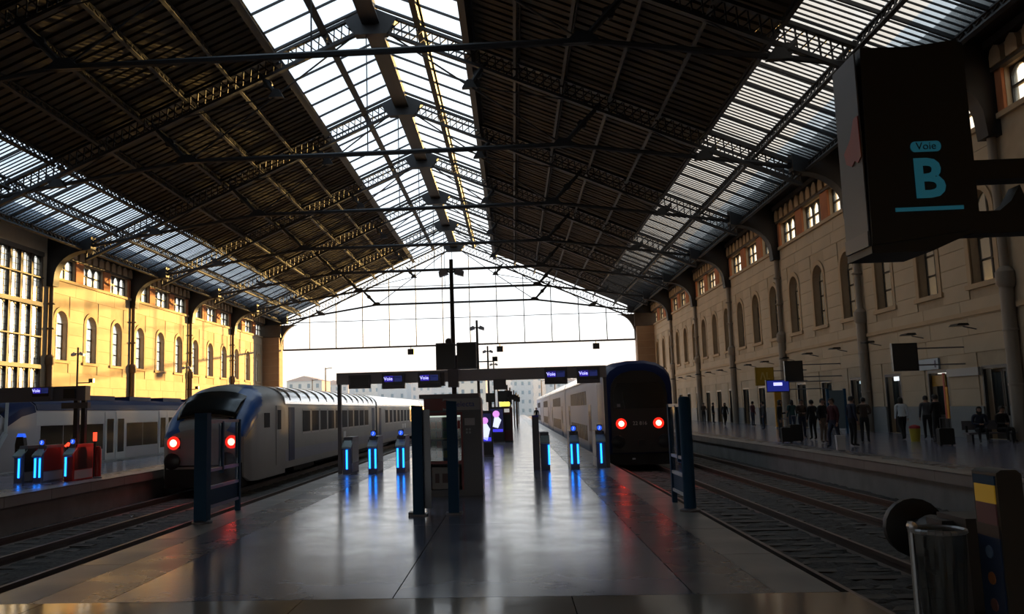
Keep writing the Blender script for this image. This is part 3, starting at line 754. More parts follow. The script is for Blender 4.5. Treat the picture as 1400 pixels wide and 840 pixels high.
MB().prism([(XB - 1.12, .15), (XB + 1.12, .15), (XB + 1.1, 1.0), (XB - 1.1, 1.0)], 'y', Y2 - .03, Y2 + .02).build('nose_panel', mat('nose_grey', (.27, .27, .29), .4), t)
for s in (-1, 1):
    MB().prism([(XB + s * .72, .68), (XB + s * 1.12, .70), (XB + s * 1.12, 1.02), (XB + s * .72, 1.02)], 'y', Y2 - .045, Y2 - .02).build('light_cluster', mat('cluster', (.05, .02, .02), .3), t)
    L = MB().lathe([(.001, -.05), (.07, -.045), (.115, -.01), (.115, .03)], (XB + s * .94, Y2 - .07, .86), 16, 'y').build('tail_light', REDL, t); L['label'] = 'glowing red tail light'
    MB().lathe([(.115, -.015), (.20, -.01), (.21, .03), (.115, .03)], (XB + s * .94, Y2 - .065, .86), 18, 'y').build('lens_ring', REDHALO, t)  # tail light halo, modelled as a glowing ring
MB().box(XB - 1.25, XB + 1.25, Y2 + .02, Y2 + .6, -.55, .2).build('valance', UNDER, t)
buffers(t, XB, Y2 - .3, .3); MB().box(XB - .1, XB + .1, Y2 - .4, Y2, .15, .32).build('coupler', UNDER, t)
MB().box(XB - 1.2, XB + 1.2, Y2 - .02, Y2 + .1, .1, .2).build('bumper_beam', UNDER, t)
xa, xb = XB + 1.405, XB + 1.425
boxpart('cab_door', TRAIN_GREY, t, xa, xb, Y2 + 3.4, Y2 + 4.15, -.1, 2.0); boxpart('cab_door_window', TGLASS, t, xa, xb + .01, Y2 + 3.55, Y2 + 4.0, 1.15, 1.85)
boxpart('cab_side_window', TGLASS, t, xa - .02, xb - .005, Y2 + 1.95, Y2 + 2.6, 1.25, 1.75)
y = Y2 + 4.6
for ci in range(4):
    Lc = 21.0 if ci == 0 else 25.6
    cm = MB().loft([sec(XB, y, 1.41, -.30, 2.80, .92, .85, 13), sec(XB, y + Lc, 1.41, -.30, 2.80, .92, .85, 13)]).build('carriage', TRAIN_GREY, t)
    rf = MB().loft([[(XB + (p[0] - XB) * 1.005, p[1], p[2] + .012) for p in sec(XB, yy, 1.41, 2.05, 2.80, .72, .85, 13)] for yy in (y + .02, y + Lc - .02)]).build('roof', TRAIN_ROOF, cm)
    for i in range(int(Lc / 1.6)):
        yy = y + .8 + i * 1.6; MB().loft([[(XB + (p[0] - XB) * 1.007, p[1], p[2] + .017) for p in sec(XB, q, 1.41, 2.2, 2.80, .6, .85, 13)] for q in (yy, yy + .06)]).build('roof_rib', TRAIN_ROOF, rf) if ci == 0 else None
    bogies(cm, XB, y, y + Lc)
    for s in (-1, 1):
        xa, xb = sorted((XB + s * 1.405, XB + s * 1.422))
        nw = 10
        for i in range(nw):
            yy = y + Lc * (.12 + .76 * (i + .5) / nw)
            boxpart('window', TGLASS, cm, xa, xb, yy - .62, yy + .62, .98, 1.82)
            boxpart('window_frame', mat('frame_light', (.42, .40, .38), .4), cm, *sorted((XB + s * 1.40, XB + s * 1.414)), yy - .70, yy + .70, .90, 1.90)
        for d in (.045, .955):
            yy = y + Lc * d; boxpart('door', TRAIN_DBLUE, cm, xa, xb, yy - .42, yy + .42, -.05, 1.95)
        if s > 0 and ci < 2:
            for q in (.47, .52): boxpart('destination_plate', WHITEP, cm, xa, xb, y + Lc * q, y + Lc * q + .62, .45, .78)
        boxpart('stripe', TRAIN_SILVER, cm, *sorted((XB + s * 1.40, XB + s * 1.411)), y + .05, y + Lc - .05, -.05, .38)
    if ci: MB().box(XB - .75, XB + .75, y - .55, y, 0, 2.45).build('gangway', UNDER, cm)
    y += Lc + .55

# far-left regional train
XC = -18.93; Y3 = 28.0
t = empty('train'); tag(t, 'white and blue regional train with dark windows, far left beside the red barriers', 'train')
st = [(0, .95, -.4, .75, .3), (.2, 1.2, -.5, 1.35, .5), (.9, 1.36, -.5, 2.1, .6), (1.7, 1.41, -.5, 2.45, .6), (2.6, 1.42, -.5, 2.55, .55)]
S3 = [sec(XC, Y3 + a, w, z0, z1, ah, .75) for a, w, z0, z1, ah in st]
mb = MB().loft(S3); mb.m = [1 if sum(mb.v[i][2] for i in f) / len(f) > 1.7 else 0 for f in mb.f]
mb.build('cab', [GREY, TRAIN_DBLUE], t)
rows = [blend(S3[1], S3[2], .15), blend(S3[1], S3[2], .7), S3[2], blend(S3[2], S3[3], .5)]; n = len(S3[0]); js = list(range(3, n - 3)); nj = len(js)
P_ = [[Vector((XC + (r[j][0] - XC) * .93, r[j][1] - .03, r[j][2] + .04)) for j in js] for r in rows]
w_ = MB().add([p for r in P_ for p in r], [(a * nj + b, a * nj + b + 1, (a + 1) * nj + b + 1, (a + 1) * nj + b) for a in range(3) for b in range(nj - 1)]).build('windscreen', TGLASS, t)
w_.modifiers.new('t', 'SOLIDIFY').thickness = .03
MB().bar((XC + 1.24, Y3 + .12, .3), (XC + 1.41, Y3 + .75, 1.3), .10, .16).bar((XC + 1.41, Y3 + .75, 1.3), (XC + 1.22, Y3 + 1.1, 2.35), .10, .16).build('cab_pillar', mat('pillar_pale', (.62, .68, .72), .35), t)
y = Y3 + 2.6
TW = mat('regional_white', (.68, .68, .69), .22, .1); TG2 = mat('regional_glass', (.022, .018, .014), .12)
for ci in range(4):
    Lc = 16.4
    cm = MB().loft([sec(XC, y, 1.42, -.5, 2.55, .55, .75), sec(XC, y + Lc, 1.42, -.5, 2.55, .55, .75)]).build('carriage', GREY, t)
    MB().loft([[(XC + (p[0] - XC) * 1.006, p[1], p[2] + .012) for p in sec(XC, yy, 1.42, 2.06, 2.55, .46, .75)] for yy in (y + .05, y + Lc - .05)]).build('roof', TRAIN_DBLUE, cm)
    for i in range(4): boxpart('roof_unit', TRAIN_DBLUE, cm, XC - .8, XC + .8, y + 1.2 + i * 3.9, y + 3.6 + i * 3.9, 2.5, 2.72)
    for s in (-1, 1):
        xa, xb = sorted((XC + s * 1.41, XC + s * 1.43))
        boxpart('side_band', TW, cm, *sorted((XC + s * 1.405, XC + s * 1.424)), y + .03, y + Lc - .03, 1.52, 2.04)
        cuts = [.3, 3.4, 5.6, 10.8, 13.0, 16.1] if ci else [.3, 5.2, 7.4, 10.8, 13.0, 16.1]
        for a, b in zip(cuts[0::2], cuts[1::2]):
            n_ = max(1, round((b - a) / 1.7))
            for i in range(n_): boxpart('window', TG2, cm, xa, xb, y + a + (b - a) * i / n_ + .03, y + a + (b - a) * (i + 1) / n_ - .03, .45, 1.5)
        for a in (cuts[1], cuts[3]):
            for q in (.12, 1.12):
                dr = boxpart('door', TW, cm, *sorted((XC + s * 1.41, XC + s * 1.45)), y + a + q, y + a + q + .92, -.2, 2.0)
                boxpart('door_window', TG2, cm, *sorted((XC + s * 1.43, XC + s * 1.458)), y + a + q + .16, y + a + q + .76, .25, 1.7)
    MB().box(XC - 1.0, XC + 1.0, y + .5, y + Lc - .5, -.66, -.45).build('underframe', UNDER, cm)
    if ci: MB().box(XC - 1.3, XC + 1.3, y - .35, y, -.3, 2.4).build('gangway', UNDER, cm)
    y += Lc + .35
#@@PART3
# ------------------------------------------------------------------ doors of the right wall
DN = 1; x = XR
DOORD = mat('door_dark', (.035, .032, .03), .4); DGL = glass('door_glass', (.6, .7, .75), .5, (.12, .14, .15), .1, .08)
ROOMW = mat('room_wall', (.10, .10, .095), .8)
for k in range(-1, KEND):
    for j, o in enumerate(WOFF):
        y = Y0 + k * S + o; i = 3 * k + j
        d = structure(empty('door_%d' % DN, (x, y, 0)), ORD[DN - 1] + ' doorway in the shaded stone wall'); DN += 1
        MB().box(.0, .12, -.9, -.8, 0, 2.85).box(.0, .12, .8, .9, 0, 2.85).box(0, .12, -.8, .8, 2.72, 2.85).build('door_frame', DOORD, d, smooth=False)
        for s in (-1, 1):
            lf = MB().box(.3, .36, *sorted((s * .02, s * .78)), .0, .9).box(.3, .36, *sorted((s * .02, s * .1)), .9, 2.7).box(.3, .36, *sorted((s * .7, s * .78)), .9, 2.7).box(.3, .36, *sorted((s * .1, s * .7)), 2.6, 2.7).build('door_leaf', DOORD, d, smooth=False)
            boxpart('pane', DGL, lf, .325, .335, *sorted((s * .1, s * .7)), .9, 2.6)
            MB().tube((.26, s * .07, 1.0), (.26, s * .07, 1.25), .015, 6).build('handle', STEEL, lf)
        MB().box(.79, 3.0, -1.6, 1.6, -.05, 0).box(2.95, 3.0, -1.6, 1.6, 0, 3).box(.79, 3, -1.65, -1.6, 0, 3).box(.79, 3, 1.6, 1.65, 0, 3).box(.79, 3, -1.65, 1.65, 3, 3.05).build('lobby', ROOMW, d, smooth=False)
# lit things in the doorways
def bulb(px, py, X, w, h, col, st, label, cat='lamp'):
    v = ray(px, py); p = CAM + v * (X / v.x)
    d = min((o for o in COL.objects if o.name.startswith('door_') and o.type == 'EMPTY'), key=lambda o: abs(o.location.y - p.y))
    dy = max(-.6, min(.6, p.y - d.location.y))
    q = MB().box(.14, .26, dy - w / 2, dy + w / 2, p.z - h / 2, p.z + h / 2).build('door_lamp', mat('lamp_%s' % label[:12], col, .5, emit=(col, st)), d); q['label'] = label
    MB().tube((.2, dy, p.z + h / 2), (.2, dy, 2.73), .015, 6).build('lamp_stem', DGREY, q)
bulb(1225, 517, XR + .18, .3, .28, (.85, .92, .95), 1.1, 'white lamp glowing inside the doorway beside the black screen')
bulb(1287, 509, XR + .18, .5, .16, (.9, .85, .75), .8, 'pale lamp glowing above the orange-lined doorway')
bulb(1177, 523, XR + .18, .2, .16, (.6, .75, .8), .5, 'small bluish lamp inside the doorway left of the downpipe')
ORANGE = mat('orange_sign', (.75, .33, .02), .5); REDS = mat('red_strip', (.5, .06, .02), .5)
t = empty('door_sign', (XR, 38.9, 0)); tag(t, 'orange and red panels lining the lit doorway', 'sign')
MB().box(.14, .2, -.7, .75, 2.15, 2.62).build('header_panel', mat('header_amber', (.42, .22, .03), .5), t)
MB().box(.13, .2, -.8, -.62, .75, 2.1).build('yellow_strip', ORANGE, t); MB().box(.12, .2, -.62, -.5, .75, 2.7).build('red_strip', REDS, t)
t = empty('wall_sign', (XR - .06, 39.2, 3.12)); tag(t, 'pale blue sign with a small figure above the orange-lined doorway', 'sign')
MB().box(-.04, .05, -1.0, .9, -.24, .24).build('sign_board', mat('pale_blue_sign', (.30, .38, .46), .5), t)
MB().lathe([(.001, -.05), (.06, -.05), (.06, -.03)], (0, -.75, .1), 10, 'x').box(-.05, -.03, -.82, -.68, -.16, .05).build('pictogram', mat('pict_navy', (.02, .02, .08), .5), t)
t = empty('wall_sign', (XR - .02, 36.3, 2.7)); tag(t, 'long grey sign board on the stone wall right of the orange doorway', 'sign')
MB().box(-.09, .02, -1.25, 1.25, -.2, .12).build('sign_board', mat('grey_sign', (.33, .32, .31), .5), t)

# row of floodlights on the right wall
for i in range(16):
    k, j = divmod(i, 3); y = Y0 + k * S + WOFF[j] + .9
    t = empty('wall_floodlight', (XR, y, 4.46)); tag(t, ORD[i] + ' flat floodlight in the row along the shaded stone wall', 'floodlight', 'floodlights along the stone wall')
    MB().tube((0, 0, -.15), (-.55, 0, -.02), .025, 6).build('arm', DGREY, t)
    MB().prism([(-.95, 0), (-.45, 0), (-.5, .09), (-.85, .09)], 'y', -.33, .33).build('head', BLACK, t)
    MB().box(-.02, .03, -.1, .1, -.25, 0).build('wall_plate', DGREY, t)
# projecting signs and screens
def wall_screen(px0, px1, py0, py1, Y, m, label, cat='screen', txt=None, rim=BLACK):
    a = ATY(px0, py0, Y); b = ATY(px1, py1, Y); c = (a + b) / 2; w = abs(b.x - a.x) / 2; h = abs(a.z - b.z) / 2
    t = empty('hanging_screen', (c.x, Y, c.z)); tag(t, label, cat)
    MB().box(-w, w, 0, .18, -h, h).build('casing', rim, t); MB().box(-w + .05, w - .05, -.02, .0, -h + .05, h - .05).build('display', m, t)
    L = XR - c.x
    MB().tube((w, .09, h * .6), (L + .03, .09, h * .6), .03, 8).build('bracket_arm', DGREY, t); MB().tube((w, .09, -h * .6), (L + .03, .09, -h * .6), .03, 8).build('bracket_arm', DGREY, t)
    return t, w, h
wall_screen(1219, 1257, 470, 507, 36, DARKSCR, 'square black screen projecting from the stone wall, near the white-topped woman')
wall_screen(1072, 1099, 494, 521, 49.3, DARKSCR, 'smaller black screen on the stone wall beside the yellow sign')
yt, w, h = wall_screen(1032, 1059, 503, 527, 55, mat('yellow_sign', (.42, .25, .01), .6), 'square ochre-yellow sign projecting from the stone wall', 'sign', rim=mat('ochre_rim', (.30, .18, .01), .6))
MB().prism([(-.3, -.2), (-.22, -.2), (-.12, .15), (-.02, -.2), (.06, -.2), (-.08, .26), (-.17, .26)], 'y', -.035, -.02).box(.1, .3, -.035, -.02, -.2, -.12).box(.1, .18, -.035, -.02, -.2, .26).build('pictogram', mat('ochre_mark', (.62, .45, .12), .6), yt)
bt, w, h = wall_screen(1047, 1080, 520, 536, 51.5, BLUESCR, 'small glowing blue departure screen below the black screen', 'screen')
MB().box(-.25, .25, -.04, -.02, .02, .2).build('lit_heading', WHITETXT, bt)
# free-standing panels and posts on that platform
def panel(px, py, w, h, label, m, fm):
    p = GR(px, py); t = empty('poster_stand', (p.x, p.y, 0)); tag(t, label, 'poster stand')
    MB().box(-w / 2, w / 2, -.04, .04, .25, h).build('board', m, t)
    for s in (-1, 1): MB().box(s * w / 2 - .06, s * w / 2 + .06, -.07, .07, 0, h + .08).build('post', fm, t)
PB = mat('poster_blue', (.22, .36, .50), .5)
panel(1246, 590, .95, 2.25, 'pale blue poster panel behind the white-topped woman', PB, BLUEP)
panel(1147, 593, .85, 2.15, 'dim poster panel with a navy post further along the stone wall', mat('poster_dim', (.12, .17, .20), .5), BLUEP)
p = GR(1066, 586); t = empty('totem', (p.x, p.y, 0)); tag(t, 'slim orange totem under the blue departure screen', 'totem')
MB().box(-.2, .2, -.1, .1, .1, 2.3).build('body', mat('totem_orange', (.50, .24, .01), .6), t); MB().box(-.24, .24, -.14, .14, 0, .1).build('plinth', DGREY, t)
p = GR(1252, 604); t = empty('litter_bin', (p.x, p.y, 0)); tag(t, 'low yellow bin with a red lid beside the white-topped woman', 'bin')
MB().lathe([(.16, 0), (.2, .45), (.2, .5)], (0, 0, 0), 12).build('drum', mat('bin_yellow', (.45, .36, .03), .5), t); MB().lathe([(.21, .5), (.2, .58), (.05, .64)], (0, 0, 0), 12).build('lid', mat('bin_red', (.30, .02, .03), .5), t)

# ------------------------------------------------------------------ ticket gates
LEDW = LED
ICON = mat('icon_blue', (.02, .10, .6), .4, emit=((.02, .10, .75), 1.2)); ICONW = mat('icon_mark', (.5, .6, 1), .4, emit=((.4, .5, 1.0), 1.0))
def gate(x, y, leds, label, icon=True, body=DGREY, side=None, h=1.0, group='ticket gates across the platform'):
    t = empty('ticket_gate', (x, y, 0)); tag(t, label, 'ticket gate', group)
    MB().prism([(0, 0), (1.15, 0), (1.15, h), (.25, h), (.2, h - .12), (-.04, h - .30), (0, h - .34)], 'x', -.12, .12).build('cabinet', body, t)
    for s in (-1, 1):
        MB().box(*sorted((s * .118, s * .128)), .1, 1.1, .3, h - .08).build('side_panel', side or BLACK, t)
        MB().box(*sorted((s * .116, s * .126)), .1, 1.1, .04, .28).build('kick_plate', GREY, t)
    MB().box(-.10, .10, 1.12, 1.16, .1, h).build('end_trim', STEEL, t)
    MB().prism([(-.08, h - .30), (.2, h - .13), (.2, h - .09), (-.08, h - .26)], 'x', -.13, .13).build('reader_shelf', mat('reader_pale', (.35, .45, .46), .3), t)
    for lx in leds:
        MB().box(lx - .022, lx + .022, -.02, .0, .14, .66).build('led_strip', LED, t)
    if icon:
        ic = MB().box(-.075, .075, .19, .23, h - .1, h + .17).build('sign_plate', DGREY, t)
        MB().lathe([(.001, -.012), (.065, -.012), (.068, 0)], (0, .19, h + .08), 16, 'y').build('round_sign', ICON, ic)
        MB().bar((-.02, .172, h + .04), (.015, .172, h + .1), .018).bar((.0, .172, h + .1), (.0, .172, h + .125), .02).build('pictogram', ICONW, ic)
    return t
YG = 23.5
gate(-4.62, YG, (.0,), 'ticket gate with one blue light strip below the left end of the gantry', False)
gate(-3.93, YG + .1, (-.075, .085), 'ticket gate with two blue strips, middle of the three left gates')
gate(-3.17, YG + .2, (-.075, .085), 'ticket gate with two blue strips nearest the vending machine')
gate(.80, YG, (.1,), 'ticket gate with a blue strip beside the tall dark post', False)
gate(1.60, YG + .1, (-.085, .085), 'ticket gate with two blue strips, middle of the three right gates')
gate(2.31, YG + .1, (.0,), 'ticket gate with one blue strip at the right platform edge')
t = empty('barrier_post', (.56, YG - .1, 0)); tag(t, 'tall dark barrier post with a blue top beside the right gates', 'post')
MB().box(-.09, .09, 0, .16, 0, 1.42).build('column', DGREY, t); MB().box(-.09, .09, 0, .16, 1.42, 1.47).build('cap', mat('cap_blue', (.1, .08, .6), .4), t)
# left platform: barriers
RG = mat('gate_red', (.38, .015, .012), .4, emit=None)
G2 = 'ticket gates on the left platform'
gate(-13.62, 23.0, (.02,), 'ticket gate with one blue strip at the far left, grey sided', False, group=G2)
gate(-13.08, 23.0, (-.06, .07), 'left-platform ticket gate with two blue strips and a red side', True, DGREY, RG, group=G2)
gate(-12.36, 23.3, (-.08,), 'left-platform ticket gate with red casing nearest the tracks', True, RG, BLACK, group=G2)
t = empty('barrier_post', (-12.02, 24.3, 0)); tag(t, 'short red barrier post at the left platform edge', 'post')
MB().lathe([(.09, 0), (.09, .8), (.06, .9), (.0, .92)], (0, 0, 0), 12).build('column', RG, t); MB().lathe([(.12, 0), (.12, .03), (.09, .05)], (0, 0, 0), 12).build('foot', DGREY, t)
t = empty('barrier_light', (-12.72, 23.9, 0)); tag(t, 'slim dark stand with a small glowing red lamp among the red gates', 'signal')
MB().tube((0, 0, 0), (0, 0, .95), .04, 8).build('stand', BLACK, t); MB().prism([(-.09, .95), (.02, 1.05), (.09, 1.0), (0, .9)], 'y', -.03, .03).build('red_lamp', mat('small_red', (1, .1, .05), .4, emit=((1, .05, .02), 2.5)), t)
t = empty('barrier_light', (-12.35, 24.75, 0)); tag(t, 'slim stand with an upright red lamp behind the red gates', 'signal')
MB().tube((0, 0, 0), (0, 0, 1.05), .04, 8).build('stand', BLACK, t); MB().box(-.04, .04, -.04, .04, 1.05, 1.3).build('red_lamp', MATS['small_red'], t)
p = ATY(27, 594, 25.0); t = empty('validator', (p.x, 25.0, 0)); tag(t, 'black ticket validator with a blue glowing top, far left', 'validator')
MB().prism([(-.12, 0), (.12, 0), (.14, 1.0), (.1, 1.22), (-.1, 1.22), (-.14, 1.0)], 'y', 0, .18).build('body', BLACK, t); MB().prism([(-.12, 1.2), (.12, 1.2), (.07, 1.32), (-.07, 1.32)], 'y', .02, .16).build('blue_top', ICON, t)

# ------------------------------------------------------------------ gantries with small departure screens
def small_screen(par, x0, x1, z0, z1, lit=True, yy=-.2):
    s_ = MB().box(x0, x1, yy, yy + .16, z0, z1).build('screen_casing', DGREY, par)
    w = x1 - x0
    MB().box(x0 + .05, x1 - .05, yy - .01, yy, z0 + .1 if lit else z0 + .05, z1 - .08).build('screen_face', DARKSCR, s_)
    if lit:
        zc = z0 + .27
        MB().box(x0 + .07, x0 + w * .5, yy - .016, yy - .01, zc - .08, zc + .08).build('blue_field', mat('field_violet', (.03, .02, .3), .3, emit=((.035, .02, .40), .8)), s_)
        MB().box(x0 + w * .54, x1 - .07, yy - .016, yy - .01, zc - .08, zc + .08).build('blue_field', mat('field_blue', (.02, .03, .15), .3, emit=((.02, .03, .16), .5)), s_)
        text('Voie', .13, WHITETXT, s_, (x0 + w * .28, yy - .02, zc), bold=.002)
        MB().box(x0 + .07, x0 + w * .5, yy - .016, yy - .01, z1 - .13, z1 - .10).box(x0 + w * .56, x1 - .1, yy - .016, yy - .01, z1 - .13, z1 - .10).build('title_line', mat('dim_line', (.25, .22, .12), .5), s_)
    return s_
t = empty('gantry', (0, 23.7, 0)); tag(t, 'grey beam on thin posts carrying small blue departure screens over the gates', 'gantry')
MB().box(-4.93, 2.56, 0, .28, 2.46, 2.78).build('beam', GREY, t, smooth=False)
for xx in (-4.87, 2.51): MB().box(xx - .045, xx + .045, .05, .2, 0, 2.5).build('post', DGREY, t)
small_screen(t, -4.55, -3.95, 2.33, 2.70, False)
for xa in (-3.62, -2.62): small_screen(t, xa, xa + .63, 2.30, 2.72)
for xa in (.86, 1.74): small_screen(t, xa, xa + .62, 2.30, 2.74)
for xx in (-1.66,): MB().box(xx - .14, xx + .14, -.1, .4, 2.3, 2.95).build('mast_clamp', DGREY, t)
MB().box(-.55, -.2, -.05, .3, 2.2, 2.48).build('junction_box', DGREY, t); MB().box(-2.13, -1.9, -.05, .3, 2.35, 2.72).build('junction_box', DGREY, t)
t = empty('display_screen', (-1.55, 23.52, 2.78)); tag(t, 'large dark double display screen seated on the gantry beam by the mast', 'screen')
for s in (-1, 1): MB().box(*sorted((s * .02, s * .56)), 0, .14, .0, .74).build('screen_half', DGREY, t); MB().box(*sorted((s * .05, s * .53)), -.012, 0, .04, .70).build('screen_glass', DARKSCR, t)
MB().lathe([(.001, -.1), (.08, -.08), (.1, 0), (.08, .08), (.001, .1)], (-.2, .07, .78), 12, 'y').build('siren', DGREY, t); MB().box(-.1, .1, .14, .3, .05, .4).build('mount', DGREY, t)
# left gantry
t = empty('gantry', (0, 24.65, 0)); tag(t, 'dark overhead beam with screens above the red barriers on the left platform', 'gantry')
a = ATY(0, 530, 24.65); b = ATY(117, 528, 24.65)
MB().box(-17.0, b.x, 0, .3, 2.25, 2.68).build('beam', DGREY, t, smooth=False)
MB().box(b.x - .62, b.x - .28, -.1, .1, 2.31, 2.60).build('dark_screen', DARKSCR, t); small_screen(t, b.x - 1.55, b.x - .95, 2.29, 2.66)
MB().box(b.x - .75, b.x + .05, .05, .25, 2.02, 2.19).build('sign_tube', mat('tube_grey', (.14, .13, .12), .5), t)
for xx in (b.x - .33, b.x - .1): MB().box(xx - .06, xx + .06, .08, .22, 0, 2.28).build('post', BLACK, t)
MB().box(-16.9, -16.75, .08, .22, 0, 2.28).build('post', BLACK, t)

# ------------------------------------------------------------------ lamp posts
def lamp_post(x, y, h, label, grp, arm=True):
    t = empty('lamp_post', (x, y, 0)); tag(t, label, 'lamp post', grp)
    MB().tube((0, 0, 0), (0, 0, h), .075, 10, .055).build('pole', IRON_W, t)
    MB().lathe([(.16, 0), (.16, .04), (.09, .12)], (0, 0, 0), 12).build('base', IRON_W, t)
    for s in (-1, 1):
        a = MB().tube((0, 0, h - .38), (s * .14, 0, h - .33), .03, 6).build('arm', IRON_W, t)
        MB().prism([(s * .08, h - .42), (s * .34, h - .50), (s * .36, h - .36), (s * .16, h - .26)], 'y', -.12, .12).build('lamp_head', GREY, t)
    if arm: MB().tube((0, 0, h - 2.0), (.75, 0, h - 2.0), .03, 6).box(.7, .95, -.1, .1, h - 2.0, h - 1.78).build('camera_arm', BLACK, t)
for i in range(5):
    lamp_post(-1.66, 24.05 + 16.9 * i, 5.95, ORD[i] + ' twin-headed lamp post in the row down the long platform', 'lamp posts on the long platform', i > 0)
lamp_post(-24.3, 46.5, 5.75, 'twin-headed lamp post before the sunlit wall, above the left gantry', 'lamp posts before the sunlit wall')
lamp_post(-24.3, 62.5, 5.75, 'twin-headed lamp post before the sunlit wall, above the blue-hooded train', 'lamp posts before the sunlit wall')

# ------------------------------------------------------------------ vending machine and posts
VX0, VX1, VY = -1.78, -.66, 16.9
t = empty('vending_machine', ((VX0 + VX1) / 2, VY, 0)); tag(t, 'snack vending machine with a glass front and grey header in the middle of the platform', 'vending machine')
w = (VX1 - VX0) / 2
VRED = mat('vend_red', (.22, .02, .02), .4); VGREY = mat('vend_grey', (.30, .31, .33), .4)
MB().box(-w, -w + .05, 0, .85, 0, 1.9).box(w - .05, w, 0, .85, 0, 1.9).box(-w + .05, w - .05, .8, .85, .06, 1.9).box(-w + .05, w - .05, 0, .8, 0, .12).box(-w + .05, w - .05, 0, .8, 1.62, 1.9).box(w - .36, w - .05, 0, .8, .12, 1.62).build('cabinet', mat('vend_body', (.09, .09, .10), .4), t, smooth=False)
MB().box(-w - .08, w - .02, -.08, .8, 1.9, 1.98).build('canopy', DGREY, t)
MB().box(w, w + .012, .02, .83, .05, 1.85).build('side_skin', mat('vend_side', (.42, .40, .38), .35), t)  # light on the right side, put into a paler skin
hd = MB().box(-w + .01, w - .01, -.03, 0, 1.66, 1.89).build('header', VGREY, t); MB().box(-w + .01, -w + .38, -.034, -.03, 1.66, 1.89).build('red_field', VRED, hd)
MB().lathe([(.001, -.045), (.085, -.045), (.085, -.03)], (-.12, 0, 1.775), 18, 'y').build('round_logo', VRED, hd); MB().lathe([(.001, -.052), (.05, -.052), (.05, -.045)], (-.06, 0, 1.775), 14, 'y').build('logo_highlight', mat('logo_pale', (.4, .4, .42), .4), hd)
text('selecta', .15, mat('logo_blue', (.03, .05, .28), .5), hd, (.24, -.04, 1.775))
MB().box(-w + .05, -w + .1, -.02, 0, .12, 1.62).box(w - .40, w - .36, -.02, 0, .12, 1.62).box(-w + .1, w - .4, -.02, 0, .62, .68).box(-w + .1, w - .4, -.02, 0, 1.56, 1.62).build('window_frame', VRED, t, smooth=False)
MB().box(-w + .1, w - .4, -.012, -.006, .68, 1.56).build('window_glass', glass('vend_glass', (.9, .95, .95), .9, (.2, .2, .2), .08, .05), t, smooth=False)
for zi, z in enumerate((.74, .93, 1.12, 1.31)):
    sh = MB().box(-w + .1, w - .4, .05, .7, z - .02, z).build('shelf', mat('shelf_%d' % (zi == 2), (.28, .26, .10) if zi == 2 else (.14, .14, .13), .5), t)
    for i in range(5):
        r = random.Random(zi * 7 + i); col = [(.30, .26, .08), (.25, .06, .04), (.08, .16, .09), (.28, .28, .27), (.10, .12, .22)][r.randrange(5)]
        xx = -w + .17 + i * .115
        MB().prism([(xx - .042, 0), (xx + .042, 0), (xx + .048, .05), (xx + .04, .13), (xx - .04, .13), (xx - .048, .05)], 'y', .08, .16).build('snack_packet', mat('snack_%d%d%d' % tuple(int(v * 99) for v in col), col, .4), sh, (0, 0, z))
MB().box(-w + .14, w - .45, -.03, 0, .14, .56).build('delivery_panel', mat('vend_pale', (.28, .28, .27), .5), t)
dt = MB().box(-w + .2, -w + .28, -.036, -.03, .26, .44).box(-w + .34, -w + .46, -.036, -.03, .26, .44).box(-w + .52, -w + .58, -.036, -.03, .3, .44).build('printed_marks', mat('vend_marks', (.10, .06, .06), .5), t)
for i in range(4): MB().box(w - .3 + .06 * (i % 2), w - .26 + .06 * (i % 2), -.015, 0, 1.2 + .06 * (i // 2), 1.24 + .06 * (i // 2)).build('button', VGREY, t)
MB().box(-w + .1, w - .4, .02, .05, 1.53, 1.56).build('lamp_tube', mat('vend_lamp', (1, 1, .9), .5, emit=((.95, 1, .85), .8)), t)  # unseen tube, added to brighten the machine's contents
MB().box(w - .32, w - .12, -.02, 0, 1.36, 1.5).build('payment_panel', GREY, t); MB().box(w - .46, w - .41, -.03, 0, 1.3, 1.46).build('red_sticker', mat('sticker_red', (.45, .03, .03), .5), t)

def blue_post(px, py, h, w, d, label, tall=True):
    p = GR(px, py); t = empty('glazed_barrier_post', (p.x, p.y, 0)); tag(t, label, 'post')
    MB().box(-w / 2, w / 2, -d / 2, d / 2, .02, h).build('column', BLUEP, t); MB().box(-w / 2 - .05, w / 2 + .05, -d / 2 - .05, d / 2 + .05, 0, .025).build('foot_plate', DGREY, t)
    MB().prism([(-w / 2, h), (w / 2, h), (w / 2, h + .02), (-w / 2, h + .035)], 'y', -d / 2, d / 2).build('cap', BLUEP, t)
    return t
lp = blue_post(573, 705, 1.72, .17, .2, 'wide blue post in front of the left edge of the vending machine')
MB().box(.09, .2, .05, .08, .1, 1.68).build('glass_fin', mat('fin_dark', (.02, .03, .05), .2), lp); MB().box(-.16, -.09, -.1, .1, 0, .06).build('floor_clip', BLACK, lp)
blue_post(621, 703, 1.78, .165, .16, 'blue post standing before the middle of the vending machine')
